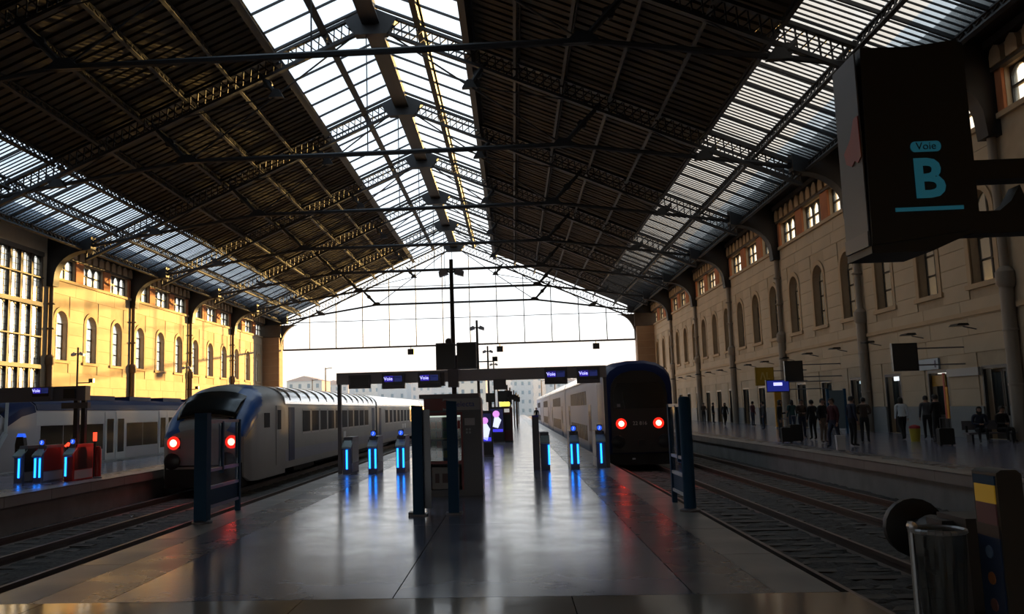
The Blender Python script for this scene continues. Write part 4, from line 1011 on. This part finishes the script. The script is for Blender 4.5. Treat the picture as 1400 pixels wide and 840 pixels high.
# glazed screens at both platform edges
def edge_screen(x, ya, yb, h, label, main_round=True):
    t = empty('barrier_screen', (x, ya, 0)); tag(t, label, 'barrier')
    L = yb - ya; r = .095
    mp = MB()
    if main_round: mp.lathe([(r, 0), (r, h - .05), (r * .8, h - .01), (.001, h)], (0, 0, 0), 16)
    else: mp.box(-.1, .1, -.1, .1, 0, h)
    mp.build('main_post', BLUEP, t)
    MB().lathe([(.16, 0), (.16, .03), (.1, .05)], (0, 0, 0), 12).build('foot_plate', DGREY, t)
    MB().box(-.04, .04, L - .04, L + .04, 0, h - .12).build('end_post', BLUEP, t); MB().box(-.035, .035, L * .5 - .04, L * .5 + .04, .72, h - .14).build('mid_post', BLUEP, t)
    for z in (.22, .52, .80, h - .14): MB().box(-.03, .03, .05, L, z - .025, z + .025).build('rail', mat('rail_grey', (.28, .29, .31), .35, .4), t)
    for (ya_, yb_) in ((.1, L * .5 - .05), (L * .5 + .05, L - .05)): MB().box(-.006, .006, ya_, yb_, .83, h - .17).build('glass_panel', glass('screen_glass', (.93, .95, .98), .9, (.3, .3, .35), .08, .05), t, smooth=False)
    MB().box(-.006, .006, .1, L - .05, .55, .78).build('glass_panel', MATS['screen_glass'], t, smooth=False); MB().box(-.01, .01, .1, L - .05, .24, .5).build('lower_panel', BLUEP, t)
edge_screen(PL + .10, 13.45, 15.2, 1.72, 'blue-posted glazed barrier at the left platform edge before the blue-hooded train', False)
edge_screen(PR - .09, 13.75, 15.05, 1.78, 'blue-posted glazed barrier with grey rails at the right platform edge')
#@@PART4
# ------------------------------------------------------------------ things further down the platform
def ad_kiosk(px, py, w, h, label, dark=BLACK):
    p = GR(px, py); t = empty('advertising_display', (p.x, p.y, 0)); tag(t, label, 'display', 'advertising displays down the platform')
    MB().box(-w / 2, w / 2, 0, .25, .05, h).build('cabinet', dark, t); MB().box(-w / 2 - .03, w / 2 + .03, -.03, .28, 0, .06).build('plinth', DGREY, t)
    s_ = MB().box(-w / 2 + .04, w / 2 - .04, -.02, 0, .5, h - .1).build('screen', mat('ad_dark', (.01, .01, .04), .2, emit=((.01, .01, .06), .6)), t)
    c = h - .55; k = w * .9
    MB().lathe([(.001, -.03), (.12 * k / .45, -.03), (.12 * k / .45, -.02)], (-.02, 0, c + .2), 14, 'y').build('pink_shape', mat('ad_pink', (.8, .3, .6), .4, emit=((.75, .30, .85), 1.1)), s_)
    MB().prism([(-.14 * k / .45, c - .42), (.06, c - .5), (.16 * k / .45, c - .1), (.05, c + .1), (-.1, c + .1)], 'y', -.028, -.02).build('white_shape', mat('ad_white', (.8, .85, 1), .4, emit=((.75, .8, 1.0), 1.1)), s_)
    MB().box(-w / 2 + .06, w / 2 - .06, -.028, -.02, .55, .68).build('caption_bar', mat('ad_blue', (.05, .05, .8), .4, emit=((.06, .05, .8), 1.0)), s_)
ad_kiosk(665, 625, .5, 1.62, 'lit advertising display just right of the vending machine, nearer one')
ad_kiosk(680, 606, .72, 1.78, 'lit advertising display further down the platform, second one')
p = GR(689, 607); t = empty('vending_machine', (p.x + .1, p.y + 2.0, 0)); tag(t, 'dark red machine with a glowing yellow sign beyond the advertising displays', 'vending machine')
MB().box(-.35, .35, 0, .8, .05, 1.75).build('cabinet', mat('machine_red', (.10, .018, .015), .4), t); MB().box(-.37, .37, -.02, .82, 0, .06).build('plinth', BLACK, t)
MB().prism([(-.28, 1.8), (.2, 1.8), (.24, 1.85), (.24, 1.98), (.2, 2.03), (-.28, 2.03)], 'y', -.02, .2).build('yellow_sign', mat('sign_yellow_lit', (1, .9, .2), .4, emit=((1.0, .85, .12), 1.4)), t)
MB().box(-.06, .2, -.02, 0, 1.5, 1.68).build('notice', mat('notice_lit', (.8, .8, .75), .5, emit=((.8, .75, .7), .5)), t); MB().box(-.28, .25, -.015, 0, .6, 1.4).build('front_window', BLACK, t); MB().box(-.2, .1, .02, .2, 1.75, 1.82).build('sign_foot', BLACK, t)
def pole_screen(px0, px1, py0, py1, Y, label, m=DARKSCR):
    a = ATY(px0, py0, Y); b = ATY(px1, py1, Y); c = (a + b) / 2; w = abs(b.x - a.x) / 2; h = abs(a.z - b.z) / 2
    t = empty('platform_screen', (c.x, Y, 0)); tag(t, label, 'screen', 'dark screens on poles far down the platform')
    MB().box(-w, w, 0, .25, c.z - h, c.z + h).build('casing', BLACK, t); MB().box(-w + .05, w - .05, -.02, 0, c.z - h + .05, c.z + h - .05).build('display', m, t)
    MB().tube((0, .35, 0), (0, .35, c.z + h), .07, 8).build('pole', IRON_W, t); MB().box(-.1, .1, .2, .35, c.z - .1, c.z + .1).build('clamp', BLACK, t)
pole_screen(664, 677, 538, 550, 49, 'dark platform screen left of the row of far lamp posts')
pole_screen(681, 694, 535, 549, 57, 'large dark platform screen above the red machine')
pole_screen(690, 700, 541, 553, 64, 'dark platform screen just right of the large one')
pole_screen(702, 711, 543, 549, 78, 'small dark screen furthest down the platform')
for i, (px, Y) in enumerate(((694, 62), (698, 70), (703, 80), (706, 92), (709, 104))):
    a = ATY(px, 560, Y); t = empty('signal_post', (a.x, Y, 0)); tag(t, ORD[i] + ' thin dark service post of the far platform row', 'post', 'service posts far down the platform')
    MB().tube((0, 0, 0), (0, 0, 3.4), .06, 8).build('pole', IRON_W, t); MB().box(-.18, .18, -.1, .1, 2.5, 3.0 + .1 * (i % 2)).build('box', BLACK, t)

# ------------------------------------------------------------------ hanging platform sign, upper right
SY = 6.8
p0 = ATY(1170, 66, SY); p1 = ATY(1343, 330, SY)
w = p1.x - p0.x; h = p0.z - p1.z; D = .52
t = empty('platform_sign', (p0.x, SY, p1.z)); tag(t, 'large dark hanging platform sign reading Voie B, seen from the platform end', 'sign')
SIGN = mat('sign_black', (.010, .011, .011), .5)
MB().prism([(0, 0), (w, .10), (w, h), (w * .92, h + .03), (w * .5, h - .01), (.03, h)], 'y', 0, D).build('housing', SIGN, t)
MB().prism([(.0, -.06), (w * .55, -.06), (w, .10), (0, .02)], 'y', .02, D).build('bottom_fairing', SIGN, t)
sp = MB().prism([(.03, .12), (D - .03, .12), (D - .03, h - .03), (.03, h - .03)], 'x', -.012, .0).build('side_display', mat('side_grey', (.085, .085, .10), .4), t)
MB().prism([(.03, .0), (D - .03, .0), (D - .03, .12), (.03, .12)], 'x', -.02, .0).build('side_fairing', mat('fairing_grey', (.12, .115, .12), .4), t)
MB().prism([(.03, h * .45), (.10, h * .43), (.16, h * .45), (.22, h * .43), (.33, h * .46), (.36, h * .52), (.22, h * .57), (.12, h * .66), (.04, h * .66)], 'x', -.02, -.012).build('red_mark', mat('mark_red', (.38, .03, .015), .4), sp)
def sp_(px, py): v = ATY(px, py, SY - .012); return (v.x - p0.x, -.012, v.z - p1.z)
a = sp_(1266, 200); tw = .235
pts = [(a[0] + (.085) * sg + .032 * math.cos(th), a[2] + .042 * math.sin(th)) for sg, r in ((1, range(-6, 7)), (-1, range(6, 19))) for th in [math.pi / 12 * q for q in r]]
MB().prism(pts, 'y', -.010, -.002).build('pill', TXT, t)
text('Voie', .085, SIGN, t, (a[0], -.013, a[2]))
b = sp_(1270, 246); text('B', .44, TXT, t, (b[0], -.008, b[2]), bold=.012)
c1 = sp_(1225, 287); c2 = sp_(1318, 283); MB().bar((c1[0], -.006, c1[2]), (c2[0], -.006, c2[2]), .008, .03).build('underline', TXT, t)
zA, zB = sp_(1345, 227)[2], sp_(1345, 300)[2]
for zz, hh in ((zA, .16), (zB, .18)): MB().box(w - .02, 2.35, .1, .3, zz - hh / 2, zz + hh / 2).build('arm', SIGN, t)
MB().prism([(w + .05, zB + .09), (w + .05, zA - .08), (w + .0, zA - .08), (w, zB + .09)], 'y', .12, .28).build('web_plate', SIGN, t)
MB().prism([(w + .22, zB + .09), (w + .32, zB + .17), (w + .40, zB + .30), (w + .46, zB + .09)], 'y', .12, .28).build('web_plate', SIGN, t)
MB().tube((2.3, .2, -p1.z), (2.3, .2, h + .2), .12, 14).build('mast', SIGN, t); MB().box(2.0, 2.6, -.1, .5, -p1.z, -p1.z + .05).build('mast_foot', SIGN, t)

# ------------------------------------------------------------------ buffer stop, litter bag, emergency post at lower right
BK = mat('buffer_iron', (.018, .018, .02), .5)
t = empty('buffer_stop', (4.6, 7.9, GZ)); tag(t, 'heavy black buffer stop at the end of the right-hand track', 'buffer stop')
zb = .45 - GZ
for s in (-1, 1):
    MB().lathe([(.001, .62), (.26, .60), (.27, .55), (.27, .5), (.1, .46), (.1, .2), (.16, .18), (.16, -.25), (.2, -.25), (.2, -.3)], (s * .9, 0, zb), 20, 'y').build('buffer', BK, t)
    MB().box(s * .9 - .16, s * .9 + .16, -.75, -.28, 0, zb + .24).build('stanchion', BK, t)
    MB().bar((s * .9, -.5, zb - .1), (s * .9, -1.0, .02), .12, .2).build('rear_brace', BK, t)
MB().box(-1.15, 1.15, -.55, -.28, zb - .22, zb + .2).build('cross_beam', BK, t); MB().box(-.35, .45, -.6, -.2, zb + .2, zb + .26).build('top_plate', mat('plate_grey', (.05, .05, .05), .4), t)
# litter bag on a ring stand
bp_ = ATY(1300, 728, 6.2); t = empty('litter_bag_stand', (bp_.x - .04, 6.3, 0)); tag(t, 'clear litter bag hanging from a ring stand beside the black buffer stop', 'litter bin')
rt = bp_.z; R_ = .17
ring = []
for i in range(24):
    a0, a1 = 2 * math.pi * i / 24, 2 * math.pi * (i + 1) / 24
    ring.append(((R_ * math.cos(a0), R_ * math.sin(a0), rt), (R_ * math.cos(a1), R_ * math.sin(a1), rt)))
mb = MB()
for a, b in ring: mb.tube(a, b, .018, 6)
mb.build('ring', mat('ring_grey', (.40, .41, .42), .4, .5), t)
secs = []
for k, (z, r) in enumerate(((rt - .01, 1.0), (rt - .12, .96), (rt - .3, .86), (rt - .5, .78), (rt - .68, .7), (rt - .76, .45))):
    secs.append([(R_ * r * (1 + .07 * math.sin(i * 2.1 + k * .4) * (k > 0)) * math.cos(2 * math.pi * i / 36), R_ * r * (1 + .07 * math.sin(i * 2.1 + k * .4) * (k > 0)) * math.sin(2 * math.pi * i / 36), z) for i in range(36)])
MB().loft(secs, False).build('bag', glass('bag_film', (.5, .55, .55), .45, (.10, .105, .105), .10, .25), t)
MB().tube((-.17, .03, 0), (-.17, .03, rt + .06), .02, 8).build('upright', mat('upright_grey', (.3, .31, .32), .35, .6), t); MB().lathe([(.16, 0), (.16, .03), (.03, .05)], (-.1, .03, 0), 14).build('base', BK, t)
MB().lathe([(.001, -.02), (.03, -.015), (.03, .03)], (-.17, 0, rt + .03), 10, 'y').build('clamp', STEEL, t)
# information / validation post
q0 = ATY(1362, 652, 5.85); t = empty('information_post', (q0.x, 5.85, 0)); tag(t, 'dark post with a yellow and blue side panel at the lower right corner', 'post')
H = q0.z + .04
MB().prism([(0, 0), (.16, 0), (.16, H - .03), (.13, H), (.03, H), (0, H - .02)], 'y', 0, .30).build('body', mat('post_dark', (.02, .02, .018), .45), t)
def side(y0, y1, z0, z1, m, nm): return MB().box(-.008, 0, y0, y1, z0, z1).build(nm, m, t)
side(.02, .28, H - .10, H - .04, BLUEP, 'blue_top'); side(.03, .27, H - .22, H - .10, mat('post_yellow', (.55, .33, .03), .4, emit=((.6, .35, .03), .12)), 'yellow_band')
side(.03, .27, H - .36, H - .22, mat('post_mauve', (.20, .08, .09), .5), 'mauve_band'); side(.02, .28, H - .44, H - .36, mat('post_brown', (.09, .06, .05), .5), 'brown_band')
sb = side(.02, .28, H - .98, H - .44, mat('post_blue', (.008, .03, .09), .4), 'blue_panel'); side(.02, .28, H - 1.2, H - .98, mat('post_tan', (.13, .10, .07), .5), 'tan_foot')
for i, (zz, col) in enumerate(((H - .54, (.10, .16, .26)), (H - .71, (.30, .10, .02)), (H - .88, (.16, .07, .06)))):
    MB().lathe([(.001, -.016), (.04, -.016), (.042, -.008)], (0, .15, zz), 14, 'x').build('pictogram', mat('pict_%d' % i, col, .4), sb)

# ------------------------------------------------------------------ people
SKIN = mat('skin', (.35, .20, .14), .6); HAIR = mat('dark_hair', (.012, .010, .009), .6)
BODY = {}
def body_mesh(key, arms, legs, lean=0.0, seat=False):
    """standing figure facing -Y; arms/legs: per side joint lists"""
    if key in BODY: return BODY[key]
    me = bpy.data.meshes.new('person'); V = []; Rr = []; E_ = []
    def v(p, r, par=None):
        V.append(p); Rr.append(r); i = len(V) - 1
        if par is not None: E_.append((par, i))
        return i
    dz = -.45 if seat else 0
    pel = v((0, 0, .94 + dz), (.155, .115)); wai = v((0, -lean * .3, 1.10 + dz), (.135, .10), pel); che = v((0, -lean * .7, 1.30 + dz), (.165, .115), wai)
    nb = v((0, -lean, 1.44 + dz), (.10, .085), che); nk = v((0, -lean * 1.1 - .01, 1.51 + dz), (.055, .055), nb); hd = v((0, -lean * 1.2 - .03, 1.60 + dz), (.085, .10), nk); ht = v((0, -lean * 1.2 - .02, 1.69 + dz), (.07, .085), hd)
    hands = []
    for s in (-1, 1):
        sh = v((s * .19, -lean, 1.40 + dz), (.07, .07), nb); el, wr, ha = arms[s]
        a = v((s * el[0], el[1] - lean, el[2] + dz), (.05, .05), sh); b = v((s * wr[0], wr[1] - lean, wr[2] + dz), (.034, .034), a); c = v((s * ha[0], ha[1] - lean, ha[2] + dz), (.036, .022), b)
        hands.append((s, Vector(V[b]), Vector(V[c])))
        hp = v((s * .095, 0, .88 + dz), (.095, .10), pel); kn, an, to = legs[s]
        k = v((s * kn[0], kn[1], kn[2]), (.062, .065), hp); g_ = v((s * an[0], an[1], an[2]), (.042, .045), k); he = v((s * to[0], to[1], to[2]), (.042, .035), g_)
    me.from_pydata(V, E_, []); o = bpy.data.objects.new('tmp', me); COL.objects.link(o)
    o.modifiers.new('s', 'SKIN'); sub = o.modifiers.new('u', 'SUBSURF'); sub.levels = 2
    sv = me.skin_vertices[0].data
    for i, r in enumerate(Rr): sv[i].radius = r
    sv[0].use_root = True
    bpy.context.view_layer.update(); dg = bpy.context.evaluated_depsgraph_get(); out = bpy.data.meshes.new_from_object(o.evaluated_get(dg))
    bpy.data.objects.remove(o)
    mb = MB(); mb.v = [tuple(p.co) for p in out.vertices]; mb.f = [tuple(p.vertices) for p in out.polygons]
    hy, hz = V[hd][1], V[hd][2]
    mb.m = []
    for f in mb.f:
        c = sum((Vector(mb.v[i]) for i in f), Vector()) / len(f)
        near_hand = min((c - w).length for _, _, w in hands) < .075
        mb.m.append(0 if c.z > 1.475 + dz or near_hand else (3 if c.z < .075 else (2 if c.z < .97 + dz and abs(c.x) < .215 and not (seat and c.z > .62) else 1)))
    mb.cur = 0
    for s, w0, w1 in hands:                                  # palm already there: five fingers
        d = (w1 - w0).normalized(); side_ = Vector((0, 1, 0)) if abs(d.y) < .7 else Vector((0, 0, 1))
        for i, (of, L) in enumerate(((-.028, .055), (-.010, .068), (.010, .072), (.028, .062))):
            b0 = w1 + side_ * of; m_ = b0 + d * L * .5; e0 = m_ + (d * .8 + Vector((-s * .5, 0, 0))).normalized() * L * .5
            mb.tube(b0 - d * .01, m_, .009, 6, .008).tube(m_, e0, .008, 6, .006)
        th = w0.lerp(w1, .6) - side_ * .025; mb.tube(th, th - side_ * .035 + d * .045, .010, 6, .008)
    mb.prism([(hy - .105, hz - .01), (hy - .135, hz - .02), (hy - .10, hz + .035)], 'x', -.012, .012)          # nose
    for s in (-1, 1):
        mb.lathe([(.001, -.016), (.014, -.005), (.014, .005), (.001, .016)], (s * .082, hy + .01, hz), 8, 'x')  # ears
    mb.cur = 3
    for s in (-1, 1): mb.box(s * .034 - .012, s * .034 + .012, hy - .106, hy - .09, hz + .028, hz + .038)        # eyes
    mb.box(-.022, .022, hy - .100, hy - .085, hz - .052, hz - .046)                                              # mouth
    # hair cap
    hb = MB(); nseg = 14
    for j in range(6):
        ph = math.pi / 2 * j / 5
        for i in range(nseg):
            th = 2 * math.pi * i / nseg; r = math.cos(ph) if j else 1
            drop = -.07 if math.sin(th) > -.15 and j == 0 else (.03 if j == 0 else 0)
            hb.v.append((.098 * math.cos(th) * r, hy + .012 + .112 * math.sin(th) * r, hz + .045 + .105 * math.sin(ph) + drop))
    hb.f = [(j * nseg + i, j * nseg + (i + 1) % nseg, (j + 1) * nseg + (i + 1) % nseg, (j + 1) * nseg + i) for j in range(5) for i in range(nseg)]; hb.m = [0] * len(hb.f)
    BODY[key] = (mb, hb.mesh('hair', HAIR), hz, hy)
    return BODY[key]
A_DOWN = {s: ((.235, .03, 1.13), (.245, -.04, .89), (.245, -.06, .81)) for s in (-1, 1)}
A_PHONE = {-1: A_DOWN[-1], 1: ((.23, .0, 1.14), (.13, -.22, 1.17), (.10, -.28, 1.21))}
A_FOLD = {s: ((.24, -.02, 1.14), (.08, -.20, 1.10), (.0, -.22, 1.11)) for s in (-1, 1)}
L_ST = {s: ((.10, -.02, .50), (.11, .02, .09), (.13, -.13, .045)) for s in (-1, 1)}
L_WK = {-1: ((.10, -.16, .51), (.10, -.14, .09), (.11, -.29, .05)), 1: ((.10, .05, .49), (.10, .28, .14), (.11, .18, .045))}
L_SIT = {s: ((.12, -.42, .50), (.12, -.44, .09), (.14, -.58, .045)) for s in (-1, 1)}
POSES = {'stand': (A_DOWN, L_ST, 0, False), 'walk': (A_DOWN, L_WK, .03, False), 'phone': (A_PHONE, L_ST, .02, False), 'fold': (A_FOLD, L_ST, 0, False), 'sit': (A_FOLD, L_SIT, .06, True)}
PM = {}
def person(px, py, pose, rot, top, trous, label, scale=1.0, longhair=False, pos=None):
    mb, hair, hz, hy = body_mesh(pose, *POSES[pose])
    p = pos or GR(px, py); key = (pose, top, trous)
    if key not in PM:
        PM[key] = mb.mesh('person', [SKIN, mat('cloth_%s' % top, CL[top], .85), mat('cloth_%s' % trous, CL[trous], .85), mat('shoe', (.012, .011, .01), .5)], ang=60)
    t = put('person', PM[key], None, (p.x, p.y, p.z if pos else 0), (0, 0, math.radians(rot))); t.scale = (scale,) * 3
    tag(t, label, 'person', 'people waiting by the stone wall')
    put('hair', hair, t)
    if longhair:
        MB().loft([[(.092 * r * math.cos(a), hy + .03 + (.085 * r) * math.sin(a), z) for a in [2 * math.pi * i / 12 for i in range(12)]] for z, r in ((hz + .05, 1.0), (hz - .06, 1.05), (hz - .17, .95), (hz - .24, .6))]).build('long_hair', HAIR, t)
    return t
CL = {'white': (.62, .68, .72), 'black': (.012, .012, .013), 'navy': (.015, .02, .04), 'maroon': (.06, .012, .018), 'teal': (.02, .06, .06), 'grey': (.07, .07, .075), 'tan': (.14, .10, .07), 'denim': (.03, .045, .08), 'brown': (.05, .033, .022)}
person(1236, 602, 'walk', 175, 'white', 'black', 'woman in a white top and black trousers walking away by the poster panel', .98, True)
person(1168, 611, 'stand', 100, 'navy', 'black', 'tall person in navy standing left of the downpipe, facing sideways', 1.03)
person(1184, 606, 'fold', 150, 'brown', 'black', 'person in brown with folded arms just right of the tall navy figure', 1.0)
person(1143, 613, 'walk', -70, 'maroon', 'navy', 'person in maroon walking, nearest the white bag', 1.0)
person(1127, 606, 'phone', 30, 'black', 'tan', 'person in black with tan trousers in the middle of the crowd', 1.0)
person(1113, 602, 'stand', 200, 'black', 'black', 'person all in black in the crowd right of the teal figure', .98)
person(1085, 594, 'stand', 190, 'teal', 'denim', 'person in a teal top behind the suitcases', 1.0, True)
person(1098, 599, 'fold', 10, 'brown', 'navy', 'person in brown and navy between the teal figure and the crowd', 1.0)
person(1068, 602, 'phone', 60, 'black', 'grey', 'person in a black coat beside the two black suitcases', 1.0, True)
person(1270, 601, 'stand', 170, 'grey', 'black', 'person in grey beside the orange-lined doorway', 1.0)
person(1284, 606, 'fold', 200, 'black', 'black', 'person in black standing nearest the orange-lined doorway', 1.02)
person(1030, 583, 'phone', 110, 'maroon', 'navy', 'slim person in maroon reading a phone by the orange totem', 1.0)
person(992, 583, 'walk', 10, 'black', 'black', 'distant person in black walking beside the far stone wall', .97, True)
person(976, 579, 'stand', 60, 'navy', 'black', 'distant person in navy standing behind the glazed barrier', 1.0)
person(963, 578, 'fold', 20, 'brown', 'black', 'most distant person by the wall, in brown, seen past the barrier post', 1.0)
person(1045, 588, 'stand', 260, 'grey', 'denim', 'person in grey and denim under the yellow sign', .98)
person(731, 577, 'stand', 0, 'black', 'black', 'tiny dark figure far down the long platform beside the train', 1.0, pos=Vector((2.25, 88, 0)))
bx, by = 17.1, 32.2
for i, (dx, tp, lb) in enumerate(((0, 'navy', 'seated person in navy on the left of the bench'), (.75, 'black', 'seated person in black on the right of the bench'))):
    person(0, 0, 'sit', -15 + 25 * i, tp, 'black', lb, 1.0, i == 0, Vector((bx + dx - .35, by, 0)))
t = empty('bench', (bx, by, 0)); tag(t, 'dark bench by the stone wall under the two seated people', 'bench')
MB().box(-.85, .85, -.2, .25, .30, .36).build('seat', DGREY, t)
for s in (-1, 1): MB().box(s * .7 - .04, s * .7 + .04, -.15, .2, 0, .30).build('leg', BLACK, t)
MB().box(-.85, .85, .26, .30, .45, .78).build('backrest', DGREY, t)
for s in (-1, 1): MB().box(s * .7 - .03, s * .7 + .03, .22, .30, .34, .6).build('back_support', BLACK, t)
def suitcase(px, py, m, label, w=.42, h=.62):
    p = GR(px, py); t = empty('suitcase', (p.x, p.y, 0)); tag(t, label, 'suitcase', 'luggage by the stone wall')
    MB().prism([(-w / 2, .05), (w / 2, .05), (w / 2, h - .03), (w / 2 - .04, h), (-w / 2 + .04, h), (-w / 2, h - .03)], 'y', -.12, .12).build('shell', m, t)
    for s in (-1, 1): MB().tube((s * w * .38, -.02, .04), (s * w * .38, .02, .04), .04, 10).build('wheel', BLACK, t)
    MB().tube((-.1, .1, h), (-.1, .1, h + .35), .012, 6).tube((.1, .1, h), (.1, .1, h + .35), .012, 6).tube((-.1, .1, h + .35), (.1, .1, h + .35), .016, 6).build('handle', DGREY, t)
suitcase(1076, 606, mat('case_black', (.012, .012, .012), .5), 'black suitcase at the feet of the black-coated person')
suitcase(1089, 605, MATS['case_black'], 'larger black suitcase right of the other one', .5, .72)
suitcase(1294, 610, MATS['case_black'], 'black suitcase below the orange-lined doorway', .5, .6)
p = GR(1150, 616); t = empty('carrier_bag', (p.x, p.y, 0)); tag(t, 'tall white carrier bag on the platform beside the maroon figure', 'bag')
MB().prism([(-.13, 0), (.13, 0), (.15, .5), (-.15, .5)], 'y', -.07, .07).build('sack', mat('bag_white', (.55, .55, .55), .6), t); MB().tube((-.07, 0, .5), (-.03, 0, .62), .008, 6).tube((.07, 0, .5), (.03, 0, .62), .008, 6).tube((-.03, 0, .62), (.03, 0, .62), .008, 6).build('handle', BLACK, t)

# ------------------------------------------------------------------ outside: town and yard masts
BCOL = [(.55, .50, .46), (.50, .48, .48), (.58, .52, .45), (.45, .44, .46)]
WIN = mat('far_window', (.10, .11, .13), .3); ROOFT = mat('far_roof', (.40, .25, .18), .8)
bl = [(392, 440, 522, 300), (436, 476, 527, 330), (474, 520, 518, 360), (516, 556, 524, 320), (552, 590, 516, 380), (590, 630, 522, 340), (626, 664, 515, 300), (658, 690, 519, 330),
      (676, 704, 512, 420), (700, 728, 519, 350), (722, 752, 514, 390), (748, 790, 522, 320), (786, 830, 515, 360)]
ORD2 = ['leftmost', 'second', 'third', 'fourth', 'fifth', 'sixth', 'seventh', 'eighth', 'ninth', 'tenth', 'eleventh', 'twelfth', 'thirteenth']
for i, (xa, xb, yt, Y) in enumerate(bl):
    a = ATY(xa, yt, Y); b = ATY(xb, yt, Y); w = b.x - a.x; h = a.z; nfl = max(2, int((h + 1) / 3.1)); dp = 14
    t = empty('building', ((a.x + b.x) / 2, Y, GZ)); tag(t, 'pale hazy town building beyond the tracks, ' + ORD2[i] + (' of the row' if i == 0 else ' from the left'), 'building', 'town buildings beyond the station')
    H_ = h - GZ
    MB().box(-w / 2, w / 2, 0, dp, 0, H_).build('wall', mat('facade_%d' % (i % 4), BCOL[i % 4], .9), t, smooth=False)
    MB().prism([(-w / 2 - .4, H_), (w / 2 + .4, H_), (0, H_ + 1.8)], 'y', -.4, dp + .4).build('roof', ROOFT, t)
    nw = max(3, int(w / 2.8))
    for fl in range(nfl):
        for c in range(nw):
            xx = -w / 2 + w * (c + .5) / nw; boxpart('window', WIN, t, xx - .5, xx + .5, -.06, .02, fl * H_ / nfl + 1.1, fl * H_ / nfl + 2.6)
for i, (px, pt, Y) in enumerate(((445, 503, 150), (427, 519, 170), (758, 515, 160), (740, 520, 190), (690, 505, 210))):
    a = ATY(px, pt, Y); t = empty('yard_mast', (a.x, Y, GZ)); tag(t, ['tall thin mast', 'short hooked mast', 'thin mast', 'slim mast', 'distant mast'][i] + ' in the yard beyond the hall, ' + ORD[i], 'mast', 'masts in the yard')
    MB().tube((0, 0, 0), (0, 0, a.z - GZ), .14, 8, .09).build('pole', IRON_W, t); MB().tube((0, 0, a.z - GZ - .2), (1.2, 0, a.z - GZ - .05), .06, 6).build('bracket', IRON_W, t)
# ------------------------------------------------------------------ morning haze over the town
hm = bpy.data.materials.new('haze'); hm.use_nodes = True; n = hm.node_tree; n.nodes.clear()
o_ = n.nodes.new('ShaderNodeOutputMaterial'); v_ = n.nodes.new('ShaderNodeVolumeScatter'); v_.inputs['Color'].default_value = (.45, .72, 1, 1); v_.inputs['Density'].default_value = .0042; v_.inputs['Anisotropy'].default_value = -.45
n.links.new(v_.outputs[0], o_.inputs['Volume'])
hz_ = MB().box(-160, 120, 225, 480, GZ + .1, 26).build('haze', hm, smooth=False); tag(hz_, 'pale morning haze over the town beyond the station', 'haze', kind='stuff')
#@@PART5
